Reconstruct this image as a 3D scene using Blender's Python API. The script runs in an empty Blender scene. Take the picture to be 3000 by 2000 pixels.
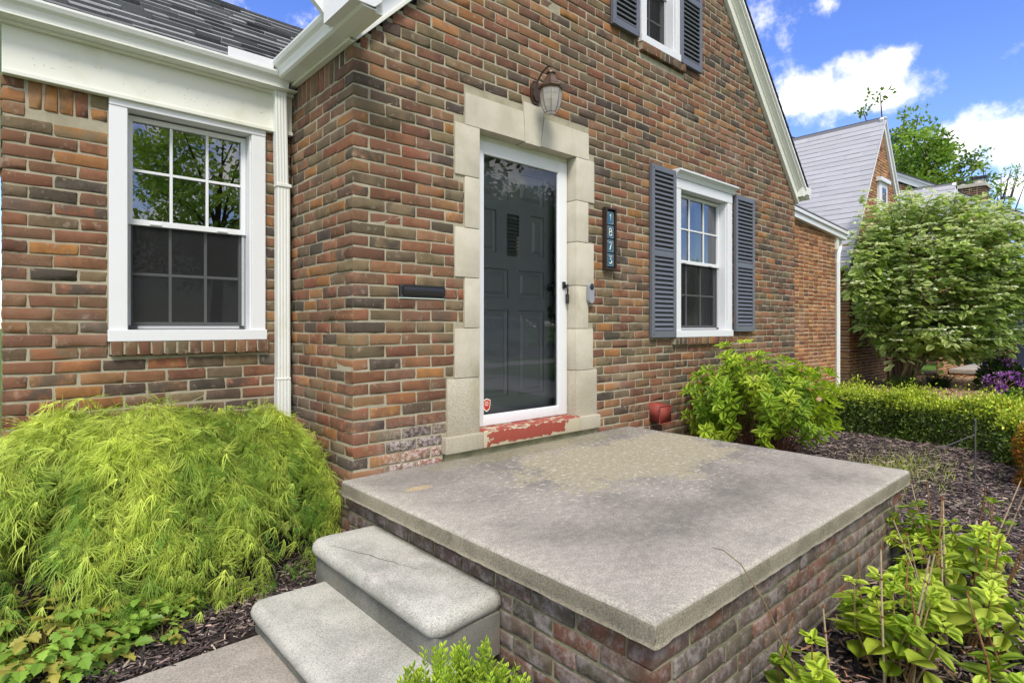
import bpy, math, random
import numpy as np
from mathutils import Vector, Matrix
rng = np.random.default_rng(7); random.seed(7)
S = bpy.context.scene; COL = S.collection
R_ = math.radians

# ------------------------------------------------------------------ camera
cam = bpy.data.cameras.new('camera'); cam_o = bpy.data.objects.new('camera', cam); COL.objects.link(cam_o)
cam.sensor_width = 36; cam.lens = 36*1677/3000; cam.shift_y = -0.015
cam.clip_start = 0.05; cam.clip_end = 2000
cam_o.location = (-1.488, -3.017, 0.86); cam_o.rotation_euler = (R_(90), 0, -R_(41.81))
S.camera = cam_o
# ------------------------------------------------------------------ world, sun, exposure
SUN_EL, SUN_AZ = 52, 215          # degrees; azimuth clockwise from +Y
S.world = bpy.data.worlds.new('World'); S.world.use_nodes = True
wt = S.world.node_tree; wn = wt.nodes; wl = wt.links; wn.clear()
def wnew(t, **k):
    n = wn.new(t)
    for a, b in k.items(): setattr(n, a, b)
    return n
sky = wnew('ShaderNodeTexSky', sky_type='NISHITA', sun_disc=False, sun_elevation=R_(SUN_EL), sun_rotation=R_(SUN_AZ))
sky.air_density = 1.0; sky.dust_density = 0.4; sky.ozone_density = 2.2
tc = wnew('ShaderNodeTexCoord')
def clouds():
    acc = None
    n1 = wnew('ShaderNodeTexNoise'); n1.inputs['Scale'].default_value = 11; n1.inputs['Detail'].default_value = 7; n1.inputs['Roughness'].default_value = .62
    wl.new(tc.outputs['Generated'], n1.inputs['Vector'])
    blobs = [((.896,.289,.330),(.085,.085,.034),1.25), ((.892,.258,.355),(.06,.06,.026),1.05), ((.877,.335,.335),(.055,.055,.030),1.05),
             ((.955,.150,.252),(.065,.065,.035),1.1), ((.965,.10,.245),(.07,.07,.03),1.0), ((.818,.371,.437),(.045,.045,.028),.75),
             ((.932,.112,.340),(.03,.03,.022),.75), ((.856,.285,.437),(.035,.035,.02),.62), ((.880,.219,.426),(.06,.06,.018),.7),
             ((.978,.123,.175),(.05,.05,.022),1.0), ((.95,.193,.243),(.06,.06,.016),.5), ((.79,.44,.33),(.05,.04,.02),.6),
             ((-.25,-.90,.40),(.75,.5,.55),1.35), ((.55,-.80,.30),(.40,.40,.5),1.35), ((-.9,.1,.45),(.7,.8,.5),1.3), ((0,-.2,1.0),(.75,.75,.28),1.35), ((-.3,.8,.5),(.5,.4,.35),1.1)]  # out-of-view clouds, added behind and overhead to make the light softer and more neutral
    for c, s, w in blobs:
        sub = wnew('ShaderNodeVectorMath', operation='SUBTRACT'); wl.new(tc.outputs['Generated'], sub.inputs[0]); sub.inputs[1].default_value = c
        dv = wnew('ShaderNodeVectorMath', operation='DIVIDE'); wl.new(sub.outputs[0], dv.inputs[0]); dv.inputs[1].default_value = s
        ln = wnew('ShaderNodeVectorMath', operation='LENGTH'); wl.new(dv.outputs[0], ln.inputs[0])
        mr = wnew('ShaderNodeMapRange'); mr.inputs[1].default_value = 1.5; mr.inputs[2].default_value = 0.0; mr.inputs[3].default_value = 0; mr.inputs[4].default_value = w
        wl.new(ln.outputs['Value'], mr.inputs[0])
        if acc is None: acc = mr.outputs[0]
        else:
            m = wnew('ShaderNodeMath', operation='MAXIMUM'); wl.new(acc, m.inputs[0]); wl.new(mr.outputs[0], m.inputs[1]); acc = m.outputs[0]
    a = wnew('ShaderNodeMath', operation='MULTIPLY_ADD'); wl.new(n1.outputs['Fac'], a.inputs[0]); a.inputs[1].default_value = 3.4; a.inputs[2].default_value = -1.75
    b = wnew('ShaderNodeMath', operation='ADD'); wl.new(acc, b.inputs[0]); wl.new(a.outputs[0], b.inputs[1])
    r = wnew('ShaderNodeMapRange', interpolation_type='SMOOTHSTEP'); wl.new(b.outputs[0], r.inputs[0]); r.inputs[1].default_value = .22; r.inputs[2].default_value = 1.15
    return r.outputs[0]
hsv = wnew('ShaderNodeHueSaturation'); hsv.inputs['Hue'].default_value = .522; hsv.inputs['Saturation'].default_value = 1.25; hsv.inputs['Value'].default_value = 1.15
wl.new(sky.outputs[0], hsv.inputs['Color'])
mixc = wnew('ShaderNodeMix', data_type='RGBA'); wl.new(clouds(), mixc.inputs[0]); wl.new(hsv.outputs[0], mixc.inputs[6]); mixc.inputs[7].default_value = (7.7, 7.4, 7.1, 1)
bg = wnew('ShaderNodeBackground'); bg.inputs['Strength'].default_value = 0.11
wo = wnew('ShaderNodeOutputWorld'); wl.new(mixc.outputs[2], bg.inputs[0]); wl.new(bg.outputs[0], wo.inputs[0])
sun = bpy.data.lights.new('sun', 'SUN'); sun.energy = 1.9; sun.angle = R_(18); sun.color = (1, .93, .82)
sun_o = bpy.data.objects.new('sun', sun); COL.objects.link(sun_o)
az = R_(SUN_AZ); sd = Vector((math.sin(az)*math.cos(R_(SUN_EL)), math.cos(az)*math.cos(R_(SUN_EL)), math.sin(R_(SUN_EL))))
sun_o.rotation_euler = sd.to_track_quat('Z', 'Y').to_euler()
S.view_settings.view_transform = 'Standard'; S.view_settings.look = 'None'; S.view_settings.gamma = 1; S.view_settings.exposure = 1.12
S.render.engine = 'CYCLES'
S.cycles.max_bounces = 8; S.cycles.transparent_max_bounces = 12

# ================================================================== materials
def srgb(r, g, b):
    f = lambda c: ((c/255+.055)/1.055)**2.4 if c > 10 else c/255/12.92
    return np.array((f(r), f(g), f(b)))
class NT:
    def __init__(s, name):
        s.m = bpy.data.materials.new(name); s.m.use_nodes = True; s.t = s.m.node_tree; s.t.nodes.clear()
        s.out = s.n('ShaderNodeOutputMaterial')
        s.b = s.n('ShaderNodeBsdfPrincipled'); s.l(s.b.outputs[0], s.out.inputs[0])
        s.tc = s.n('ShaderNodeTexCoord')
    def n(s, t, **k):
        x = s.t.nodes.new(t)
        for a, b in k.items(): setattr(x, a, b)
        return x
    def l(s, a, b): s.t.links.new(a, b)
    def noise(s, scale, detail=4, rough=.6, vec=None, stretch=None):
        x = s.n('ShaderNodeTexNoise'); x.inputs['Scale'].default_value = scale; x.inputs['Detail'].default_value = detail; x.inputs['Roughness'].default_value = rough
        v = vec or s.tc.outputs['Object']
        if stretch:
            mp = s.n('ShaderNodeMapping'); mp.inputs['Scale'].default_value = stretch; s.l(v, mp.inputs[0]); v = mp.outputs[0]
        s.l(v, x.inputs['Vector']); return x.outputs['Fac']
    def ramp(s, f, a, b, smooth=True, lo=0, hi=1):
        x = s.n('ShaderNodeMapRange', interpolation_type='SMOOTHSTEP' if smooth else 'LINEAR')
        for i, v in enumerate((a, b, lo, hi)): x.inputs[i+1].default_value = v
        s.l(f, x.inputs[0]); return x.outputs[0]
    def mix(s, f, a, b, mode='MIX'):
        x = s.n('ShaderNodeMix', data_type='RGBA', blend_type=mode)
        for i, v in ((0, f), (6, a), (7, b)):
            if isinstance(v, (int, float)): x.inputs[i].default_value = v
            elif hasattr(v, 'is_output') or isinstance(v, bpy.types.NodeSocket): s.l(v, x.inputs[i])
            else: x.inputs[i].default_value = (*v, 1)
        return x.outputs[2]
    def math(s, op, a, b):
        x = s.n('ShaderNodeMath', operation=op)
        for i, v in enumerate((a, b)):
            if isinstance(v, (int, float)): x.inputs[i].default_value = v
            else: s.l(v, x.inputs[i])
        return x.outputs[0]
    def attr(s, name): x = s.n('ShaderNodeAttribute'); x.attribute_name = name; return x.outputs['Color']
    def bump(s, h, strength=.3, dist=.01):
        x = s.n('ShaderNodeBump'); x.inputs['Strength'].default_value = strength; x.inputs['Distance'].default_value = dist
        s.l(h, x.inputs['Height']); s.l(x.outputs[0], s.b.inputs['Normal']); return x
    def set(s, rough=.8, spec=.3, metal=0, col=None):
        s.b.inputs['Roughness'].default_value = rough; s.b.inputs['Specular IOR Level'].default_value = spec; s.b.inputs['Metallic'].default_value = metal
        if col is not None:
            if isinstance(col, bpy.types.NodeSocket): s.l(col, s.b.inputs['Base Color'])
            else: s.b.inputs['Base Color'].default_value = (*col, 1)
        return s.m
def flat(name, c, rough=.5, spec=.4, metal=0, var=.08, scale=30, bump=.0):
    k = NT(name); c = np.array(c)
    f = k.noise(scale, 5)
    col = k.mix(f, tuple(c*(1-var)), tuple(np.minimum(c*(1+var), .95)))
    if bump: k.bump(k.noise(scale*4, 3), bump, .003)
    return k.set(rough, spec, metal, col)
def brick_mat(name, dirty=False):
    k = NT(name)
    a, b = k.attr('ca'), k.attr('cb')
    rv = k.n('ShaderNodeAttribute'); rv.attribute_name = 'cr'
    off = k.n('ShaderNodeVectorMath', operation='MULTIPLY_ADD'); k.l(rv.outputs['Vector'], off.inputs[0]); off.inputs[1].default_value = (40, 40, 40); k.l(k.tc.outputs['Object'], off.inputs[2])
    n1 = k.noise(9, 6, .65, vec=off.outputs[0]); n2 = k.noise(60, 5, .7); n3 = k.noise(260, 3, .6); n4 = k.noise(18, 4, .75, vec=off.outputs[0])
    col = k.mix(k.ramp(n1, .38, .62), a, b)
    col = k.mix(k.ramp(n2, .58, .75), col, (.055, .042, .036), 'MIX') if dirty else k.mix(k.ramp(n2, .62, .80, hi=.45), col, (.075, .05, .04))
    col = k.mix(k.ramp(n4, .55, .72, hi=.5), col, (.42, .32, .24))
    col = k.mix(k.ramp(k.noise(32, 5, .75, vec=off.outputs[0]), .60, .72, hi=.5), col, (.10, .07, .055))
    col = k.mix(k.ramp(k.noise(1.3, 5, .6), .55, .72, hi=.28), col, (.33, .28, .23))
    n5 = k.noise(34, 6, .8)
    if dirty:
        col = k.mix(k.ramp(k.noise(14, 6, .8), .44, .66, hi=.75), col, (.34, .30, .285))
        col = k.mix(k.ramp(k.noise(6, 4, .6), .5, .7, hi=.4), col, (.10, .105, .07))
    else:   # lime bloom on the lowest courses beside the threshold
        sp = k.n('ShaderNodeSeparateXYZ'); k.l(k.tc.outputs['Object'], sp.inputs[0])
        z = k.ramp(sp.outputs['Z'], .36, .05); z2 = k.ramp(sp.outputs['Z'], -.05, .02); x = k.ramp(sp.outputs['X'], .08, .3); x2 = k.ramp(sp.outputs['X'], .75, .6)
        f = k.math('MULTIPLY', k.math('MULTIPLY', z, z2), k.math('MULTIPLY', x, x2))
        col = k.mix(k.math('MULTIPLY', f, k.ramp(n5, .42, .60, hi=.8)), col, (.62, .54, .52))
    col = k.mix(k.ramp(n3, .35, .75, hi=.35), k.mix(1.0, col, (.82, .82, .82), 'MULTIPLY'), k.mix(1.0, col, (1.22, 1.2, 1.18), 'MULTIPLY'))
    h = k.math('ADD', k.math('MULTIPLY', n2, .8), k.math('MULTIPLY', n3, .5))
    k.bump(k.math('ADD', h, k.math('MULTIPLY', n5, .7)), .55, .003)
    return k.set(.85, .25, 0, col)
def mortar_mat(name, c1, c2, moss=0):
    k = NT(name)
    col = k.mix(k.ramp(k.noise(7, 5), .35, .7), c1, c2)
    col = k.mix(k.ramp(k.noise(420, 2), .35, .7, hi=.5), col, tuple(np.array(c1)*.62))
    if moss: col = k.mix(k.ramp(k.noise(11, 5), .42, .62, hi=moss), col, (.10, .12, .065))
    k.bump(k.noise(300, 4, .8), .8, .004)
    return k.set(.95, .15, 0, col)
def foliage(name, trans=.35, rough=.45, tint=(1, 1, 1)):
    k = NT(name); a = k.attr('ca')
    col = k.mix(k.ramp(k.noise(25, 3), .3, .7, hi=.35), a, k.mix(1.0, a, (.62, .72, .5), 'MULTIPLY'))
    k.set(rough, .35, 0, col)
    tr = k.n('ShaderNodeBsdfTranslucent'); k.l(k.mix(1.0, col, (1.25, 1.3, .7), 'MULTIPLY'), tr.inputs[0])
    mx = k.n('ShaderNodeMixShader'); mx.inputs[0].default_value = trans
    k.l(k.b.outputs[0], mx.inputs[1]); k.l(tr.outputs[0], mx.inputs[2]); k.l(mx.outputs[0], k.out.inputs[0])
    return k.m
def vcol(name, rough=.85, spec=.2, bump=.3, bs=120, con=.5):
    k = NT(name)
    if bump: k.bump(k.noise(bs, 4), bump, .003)
    a = k.attr('ca'); col = k.mix(k.ramp(k.noise(bs*.5, 4), .3, .7, hi=con), a, k.mix(1.0, a, (.6, .6, .6), 'MULTIPLY'))
    return k.set(rough, spec, 0, col)
def glass_mat(name, tint=(.8, .84, .82), ior=2.5, wave=0):
    k = NT(name); k.t.nodes.remove(k.b)
    tr = k.n('ShaderNodeBsdfTransparent'); tr.inputs[0].default_value = (*tint, 1)
    gl = k.n('ShaderNodeBsdfGlossy'); gl.inputs['Roughness'].default_value = .0; gl.inputs[0].default_value = (.95, .97, 1, 1)
    fr = k.n('ShaderNodeFresnel'); fr.inputs[0].default_value = ior
    if wave:
        bp = k.n('ShaderNodeBump'); bp.inputs['Strength'].default_value = wave; bp.inputs['Distance'].default_value = .02; k.l(k.noise(3.0, 0, vec=k.tc.outputs['Object'], stretch=(1, 1, 1.8)), bp.inputs['Height'])
        k.l(bp.outputs[0], gl.inputs['Normal'])
    mx = k.n('ShaderNodeMixShader'); k.l(fr.outputs[0], mx.inputs[0]); k.l(tr.outputs[0], mx.inputs[1]); k.l(gl.outputs[0], mx.inputs[2]); k.l(mx.outputs[0], k.out.inputs[0])
    return k.m
M = {}
M['brick'] = brick_mat('wall_brick'); M['brick_dirty'] = brick_mat('porch_brick', True)
M['mortar'] = mortar_mat('mortar', tuple(srgb(176, 169, 147)), tuple(srgb(150, 143, 121)))
M['mortar_dirty'] = mortar_mat('porch_mortar', tuple(srgb(150, 147, 120)), tuple(srgb(118, 117, 92)), .5)
M['mortar_far'] = mortar_mat('neighbour_mortar', tuple(srgb(214, 196, 160)), tuple(srgb(190, 172, 138)))
def white_mat(name, c=(228, 229, 226), grime=.25):
    k = NT(name); c = srgb(*c)
    col = k.mix(k.ramp(k.noise(5, 5), .5, .8, hi=grime), tuple(c), tuple(c*np.array((.80, .80, .66))))
    col = k.mix(k.ramp(k.noise(45, 3, .7), .68, .8, hi=.30), col, tuple(c*.72))
    k.bump(k.noise(60, 3), .05, .002)
    return k.set(.42, .45, 0, col)
M['white'] = white_mat('white_vinyl', (212, 214, 216), .2); M['trim'] = white_mat('painted_trim', (212, 213, 202), .6); M['alu'] = white_mat('gutter_aluminium', (214, 217, 212), .5)
M['screenframe'] = flat('screen_frame', srgb(165, 168, 170), .45)
M['shutter'] = flat('shutter_paint', srgb(96, 99, 107), .42, .5, var=.06, scale=12)
M['doorpaint'] = flat('door_paint', srgb(124, 127, 137), .38, .5, var=.10, scale=9, bump=.04)
M['black'] = flat('black_metal', (.018, .018, .02), .3, .6, var=.2)
M['dark'] = flat('dark_interior', (.016, .015, .014), .9, .1)
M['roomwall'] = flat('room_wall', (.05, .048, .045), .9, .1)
M['curtain'] = flat('curtain', (.55, .56, .6), .9, .1)
M['glass'] = glass_mat('window_glass'); M['glasslow'] = glass_mat('lower_window_glass', (.6, .62, .62), 1.5); M['doorglass'] = glass_mat('storm_glass', (.96, .97, .96), 1.66, .05); M['lampglass'] = None
def lamp_glass():
    k = NT('seeded_lamp_glass'); k.set(.12, .5, 0, (.78, .77, .73)); tr = k.n('ShaderNodeBsdfTransparent'); tl = k.n('ShaderNodeBsdfTranslucent'); tl.inputs[0].default_value = (.8, .79, .75, 1)
    m1 = k.n('ShaderNodeMixShader'); m1.inputs[0].default_value = .5; k.l(k.b.outputs[0], m1.inputs[1]); k.l(tl.outputs[0], m1.inputs[2])
    m2 = k.n('ShaderNodeMixShader'); m2.inputs[0].default_value = .45; k.l(m1.outputs[0], m2.inputs[1]); k.l(tr.outputs[0], m2.inputs[2]); k.l(m2.outputs[0], k.out.inputs[0]); return k.m
M['lampglass'] = lamp_glass()
def screen_mat():
    k = NT('insect_screen'); k.t.nodes.remove(k.b)
    tr = k.n('ShaderNodeBsdfTransparent'); tr.inputs[0].default_value = (1, 1, 1, 1)
    di = k.n('ShaderNodeBsdfDiffuse'); di.inputs[0].default_value = (.032, .033, .034, 1)
    mx = k.n('ShaderNodeMixShader'); mx.inputs[0].default_value = .58
    k.l(tr.outputs[0], mx.inputs[1]); k.l(di.outputs[0], mx.inputs[2]); k.l(mx.outputs[0], k.out.inputs[0]); return k.m
M['screen'] = screen_mat()
def stone_mat():
    k = NT('limestone'); c = srgb(196, 190, 173)
    col = k.mix(k.ramp(k.noise(3.2, 5), .35, .7), tuple(c), tuple(srgb(176, 170, 152)))
    sp = k.n('ShaderNodeSeparateXYZ'); k.l(k.tc.outputs['Object'], sp.inputs[0])
    low = k.ramp(sp.outputs['Z'], .95, .2)
    col = k.mix(k.math('MULTIPLY', low, k.ramp(k.noise(120, 3, .8), .35, .65, hi=.8)), col, tuple(srgb(150, 140, 118)))
    col = k.mix(k.ramp(k.noise(1.8, 6, .75, stretch=(1, 1, .35)), .56, .74, hi=.5), col, tuple(srgb(150, 146, 112)))
    col = k.mix(k.ramp(k.noise(9, 6, .8), .66, .74, hi=.5), col, tuple(srgb(214, 208, 196)))
    h = k.math('MULTIPLY', k.noise(170, 4, .75), k.math('ADD', k.math('MULTIPLY', low, 1.2), .35))
    k.bump(h, .8, .006); return k.set(.9, .2, 0, col)
M['stone'] = stone_mat()
def threshold_mat():
    k = NT('threshold_stone'); c = srgb(188, 178, 152)
    col = k.mix(k.noise(60, 5, .8), tuple(c), tuple(c*.72))
    sp = k.n('ShaderNodeSeparateXYZ'); k.l(k.tc.outputs['Object'], sp.inputs[0])
    n = k.math('MULTIPLY', k.math('SUBTRACT', k.noise(13, 6, .7), .5), .30)
    xx = k.math('ADD', sp.outputs['X'], n); zz = k.math('ADD', sp.outputs['Z'], k.math('MULTIPLY', n, .35))
    f = k.math('MULTIPLY', k.math('MULTIPLY', k.ramp(xx, .955, .965), k.ramp(xx, 1.72, 1.70)), k.math('MULTIPLY', k.ramp(zz, .062, .067), k.ramp(zz, .152, .146)))
    sy = k.math('ADD', sp.outputs['Y'], 0); top = k.math('MULTIPLY', k.ramp(sp.outputs['Z'], .150, .156), k.ramp(k.noise(15, 5, .7), .42, .5))
    f = k.math('MAXIMUM', f, top)
    col = k.mix(f, col, k.mix(k.noise(20, 4), tuple(srgb(150, 74, 60)), tuple(srgb(134, 62, 50))))
    k.bump(k.math('ADD', k.math('MULTIPLY', f, .8), k.math('MULTIPLY', k.noise(160, 4, .8), .6)), .6, .003); return k.set(.75, .3, 0, col)
M['threshold'] = threshold_mat()
def slab_top():
    k = NT('porch_concrete')
    base = k.mix(k.ramp(k.noise(1.6, 6, .6), .35, .68), tuple(srgb(174, 167, 157)), tuple(srgb(131, 127, 120)))
    base = k.mix(k.ramp(k.noise(6.5, 5, .65), .45, .75, hi=.35), base, tuple(srgb(186, 181, 165)))
    # pale edges where rain keeps the slab clean
    sp = k.n('ShaderNodeSeparateXYZ'); k.l(k.tc.outputs['Object'], sp.inputs[0]); X, Y = sp.outputs['X'], sp.outputs['Y']
    nn = k.math('MULTIPLY', k.math('SUBTRACT', k.noise(2.6, 6, .68), .5), .9)
    e = k.math('MAXIMUM', k.ramp(k.math('ADD', X, nn), .34, -.15), k.ramp(k.math('ADD', Y, nn), -1.62, -2.15))
    base = k.mix(k.math('MULTIPLY', e, .75), base, tuple(srgb(194, 189, 175)))
    # old coating worn to a greenish buff patch in front of the window
    def dist(cx, cy, sx, sy):
        a = k.math('DIVIDE', k.math('SUBTRACT', X, cx), sx); b = k.math('DIVIDE', k.math('SUBTRACT', Y, cy), sy)
        return k.math('SQRT', k.math('ADD', k.math('MULTIPLY', a, a), k.math('MULTIPLY', b, b)), 0)
    d = k.math('ADD', dist(1.62, -.74, 1.02, .50), k.math('MULTIPLY', k.math('SUBTRACT', k.noise(3.1, 8, .75), .5), 2.3))
    d2 = k.math('ADD', d, k.math('MULTIPLY', k.math('SUBTRACT', k.noise(34, 4, .7, stretch=(1, 2.0, 1)), .5), .9))
    base = k.mix(k.ramp(d2, .98, .88, hi=.9), base, k.mix(k.noise(40, 4), tuple(srgb(182, 174, 150)), tuple(srgb(164, 157, 130))))
    ring = k.math('MULTIPLY', k.ramp(d, 1.75, 1.0), k.ramp(k.noise(23, 3, .5, stretch=(1, 1.6, 1)), .60, .63))
    base = k.mix(k.math('MULTIPLY', ring, .85), base, tuple(srgb(204, 198, 184)))
    g = k.math('ADD', dist(1.35, -.12, 1.1, .16), k.math('MULTIPLY', k.math('SUBTRACT', k.noise(4, 6, .7), .5), 1.6))
    base = k.mix(k.ramp(g, 1.05, .5, hi=.6), base, tuple(srgb(150, 145, 112)))
    r = k.math('ADD', dist(.17, -.42, .11, .05), k.math('MULTIPLY', k.math('SUBTRACT', k.noise(18, 5, .7), .5), 1.6))
    base = k.mix(k.ramp(r, 1.0, .3, hi=.75), base, tuple(srgb(205, 180, 135)))
    fine = k.noise(150, 5, .9); mid = k.noise(26, 6, .8)
    base = k.mix(k.ramp(mid, .40, .62), k.mix(1.0, base, (.80, .80, .81), 'MULTIPLY'), base)
    col = k.mix(k.ramp(fine, .40, .62), k.mix(1.0, base, (.55, .55, .56), 'MULTIPLY'), k.mix(1.0, base, (1.14, 1.14, 1.13), 'MULTIPLY'))
    k.bump(fine, .7, .004); return k.set(.92, .2, 0, col)
M['slab'] = slab_top()
def conc(name, c1, c2, stain, sc=200, st=.5, bmp=.8):
    k = NT(name)
    col = k.mix(k.ramp(k.noise(3.5, 6, .65), .35, .7), tuple(srgb(*c1)), tuple(srgb(*c2)))
    col = k.mix(k.ramp(k.noise(8, 6, .7), .52, .72, hi=st), col, tuple(srgb(*stain)))
    fine = k.noise(sc, 4, .85)
    col = k.mix(k.ramp(fine, .36, .60), k.mix(1.0, col, (.62, .62, .61), 'MULTIPLY'), k.mix(1.0, col, (1.15, 1.15, 1.15), 'MULTIPLY'))
    k.bump(fine, bmp, .005); return k.set(.92, .2, 0, col)
M['slabside'] = conc('slab_edge_concrete', (148, 142, 124), (124, 119, 103), (106, 104, 86), 130)
M['step'] = conc('step_concrete', (184, 183, 174), (156, 155, 147), (206, 198, 192), 150, .5)
M['riser'] = conc('riser_concrete', (128, 128, 120), (102, 102, 95), (134, 116, 106), 200, .6)
M['path'] = conc('path_concrete', (178, 170, 160), (156, 149, 140), (194, 185, 176), 150, .4)
M['pave'] = conc('pavement_concrete', (170, 166, 158), (150, 147, 140), (130, 128, 120), 60, .4)
M['asphalt'] = conc('asphalt', (74, 74, 76), (60, 60, 62), (90, 90, 90), 60, .4)
M['shingle'] = vcol('dark_shingles', .9, .2, .5, 220); M['shingle2'] = vcol('pale_shingles', .9, .1, 0, 60, .15)
M['chip'] = vcol('mulch_chips', .85, .25, .5, 160)
def soil(name, c1, c2, sc=40):
    k = NT(name); f = k.noise(sc, 8, .8)
    col = k.mix(k.ramp(f, .35, .7), c1, c2); k.bump(f, 1.0, .02); return k.set(.95, .1, 0, col)
M['soil'] = soil('mulch_soil', (.016, .012, .011), (.06, .047, .042)); M['tanchip'] = soil('wood_chip_bed', (.30, .20, .12), (.62, .46, .32), 22); M['lawn'] = soil('lawn_soil', (.05, .10, .018), (.12, .21, .04), 25)
M['leaf'] = foliage('leaf', .35); M['leafthin'] = foliage('thin_leaf', .5); M['thread'] = foliage('thread_leaf', .3, .6); M['hedgeleaf'] = foliage('hedge_leaf', .28, .4); M['petal'] = foliage('petal', .3, .7)
M['bark'] = vcol('bark', .9, .15, .8, 90)
M['red'] = flat('red_paint', srgb(128, 56, 46), .6, .3, var=.15)
M['bronze'] = flat('bronze', (.13, .085, .06), .35, .6, .7, var=.3, scale=20)
M['tileblue'] = flat('blue_glaze', srgb(50, 92, 120), .2, .6, var=.25, scale=40); M['cream'] = flat('cream_glaze', srgb(225, 222, 200), .35)
M['wood'] = flat('dark_wood', (.03, .02, .015), .5, .4, var=.3)
M['bellgrey'] = flat('grey_plastic', srgb(140, 144, 152), .35, .4)
M['post'] = flat('navy_paint', srgb(38, 46, 66), .4, .5)
M['bulb'] = flat('bulb_brass', (.65, .6, .2), .3, .5)
M['carwhite'] = flat('white_car_paint', (.72, .72, .74), .2, .6); M['carsilver'] = flat('silver_car_paint', (.36, .37, .37), .25, .6, .3); M['tyre'] = flat('tyre', (.02, .02, .02), .8)
M['carglass'] = flat('car_glass', (.02, .022, .025), .05, .8)
M['stickerred'] = flat('sticker_red', srgb(178, 48, 40), .4)
M['rod'] = flat('weathered_steel', (.12, .12, .12), .5, .5, .5)
M['cap'] = conc('chimney_cap', (190, 185, 172), (165, 160, 148), (140, 136, 120), 60)

# ================================================================== mesh helpers
def make(name, V, F, mat, parent=None, smooth=False, cols=None, midx=None):
    """V (n,3); F: list of arrays (m,k); cols: dict name->(n,3); midx: per-face material index"""
    V = np.asarray(V, dtype=np.float32).reshape(-1, 3)
    me = bpy.data.meshes.new(name); me.vertices.add(len(V)); me.vertices.foreach_set('co', V.ravel())
    F = [np.asarray(f, dtype=np.int32) for f in F if len(f)]
    nl = sum(f.size for f in F); npoly = sum(len(f) for f in F)
    me.loops.add(nl); me.polygons.add(npoly)
    me.loops.foreach_set('vertex_index', np.concatenate([f.ravel() for f in F]))
    tot = np.concatenate([np.full(len(f), f.shape[1], np.int32) for f in F]); st = np.concatenate([[0], np.cumsum(tot)[:-1]]).astype(np.int32)
    me.polygons.foreach_set('loop_start', st); me.polygons.foreach_set('loop_total', tot)
    me.polygons.foreach_set('use_smooth', np.full(npoly, bool(smooth)))
    mats = mat if isinstance(mat, (list, tuple)) else [mat]
    for m in mats: me.materials.append(M[m] if isinstance(m, str) else m)
    if midx is not None: me.polygons.foreach_set('material_index', np.asarray(midx, np.int32))
    for k, c in (cols or {}).items():
        a = me.color_attributes.new(k, 'FLOAT_COLOR', 'POINT'); cc = np.ones((len(V), 4), np.float32); cc[:, :3] = c; a.data.foreach_set('color', cc.ravel())
    me.update(calc_edges=True); me.validate()
    o = bpy.data.objects.new(name, me); COL.objects.link(o)
    if parent is not None: adopt(o, parent)
    return o
def world_loc(p):
    v = Vector(p.location)
    while p.parent: p = p.parent; v = v + (Vector(p.location) if p.type == 'EMPTY' else Vector((0, 0, 0)))
    return v
def adopt(o, parent):
    o.parent = parent
    if parent.type == 'EMPTY': o.matrix_parent_inverse = Matrix.Translation(-world_loc(parent))
def tag(o, label=None, cat=None, group=None, kind=None):
    if label: o['label'] = label
    if cat: o['category'] = cat
    if group: o['group'] = group
    if kind: o['kind'] = kind
    return o
def thing(name, loc, label, cat, group=None):
    o = bpy.data.objects.new(name, None); COL.objects.link(o); o.location = loc; o.empty_display_size = .1
    return tag(o, label, cat, group)
def subempty(name, parent, loc=(0, 0, 0)):
    o = bpy.data.objects.new(name, None); COL.objects.link(o); o.parent = parent; o.empty_display_size = .05; return o
def copy_tree(o, parent=None):
    c = o.copy(); COL.objects.link(c)
    if parent is not None: c.parent = parent; c.matrix_parent_inverse = o.matrix_parent_inverse.copy()
    for ch in list(o.children): copy_tree(ch, c)
    return c
# ---- rounded boxes, vectorised: every brick, board and slab
def box_template(xs, ys, zs, open_back=False):
    """xs.. list of (A,B): coordinate = lo + r*A + (L-2r)*B"""
    idx = {}; V = []; F = []
    nx, ny, nz = len(xs), len(ys), len(zs)
    def vid(i, j, k):
        if (i, j, k) not in idx: idx[(i, j, k)] = len(V); V.append((*xs[i], *ys[j], *zs[k]))
        return idx[(i, j, k)]
    for i in range(nx-1):
        for k in range(nz-1):
            F.append((vid(i, 0, k), vid(i+1, 0, k), vid(i+1, 0, k+1), vid(i, 0, k+1)))
            if not open_back: F.append((vid(i, ny-1, k), vid(i, ny-1, k+1), vid(i+1, ny-1, k+1), vid(i+1, ny-1, k)))
    for j in range(ny-1):
        for k in range(nz-1):
            F.append((vid(0, j, k), vid(0, j, k+1), vid(0, j+1, k+1), vid(0, j+1, k))); F.append((vid(nx-1, j, k), vid(nx-1, j+1, k), vid(nx-1, j+1, k+1), vid(nx-1, j, k+1)))
        for i in range(nx-1):
            F.append((vid(i, j, 0), vid(i, j+1, 0), vid(i+1, j+1, 0), vid(i+1, j, 0))); F.append((vid(i, j, nz-1), vid(i+1, j, nz-1), vid(i+1, j+1, nz-1), vid(i, j+1, nz-1)))
    return np.array(V, float), np.array(F)
E0, E1 = (0, 0), (2, 1)
TB = box_template([E0, (1, 0), (1, .33), (1, .66), (1, 1), E1], [E0, (1, 0), E1], [E0, (1, 0), (1, .5), (1, 1), E1], True)
TBC = box_template([E0, (1, 0), (1, .33), (1, .66), (1, 1), E1], [E0, (1, 0), (1, .5), (1, 1), E1], [E0, (1, 0), (1, .5), (1, 1), E1], False)
TR2 = box_template([E0, (.45, 0), (1, 0), (1, 1), (1.55, 1), E1], [E0, (.45, 0), (1, 0), (1, 1), (1.55, 1), E1], [E0, (.45, 0), (1, 0), (1, 1), (1.55, 1), E1])
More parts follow.
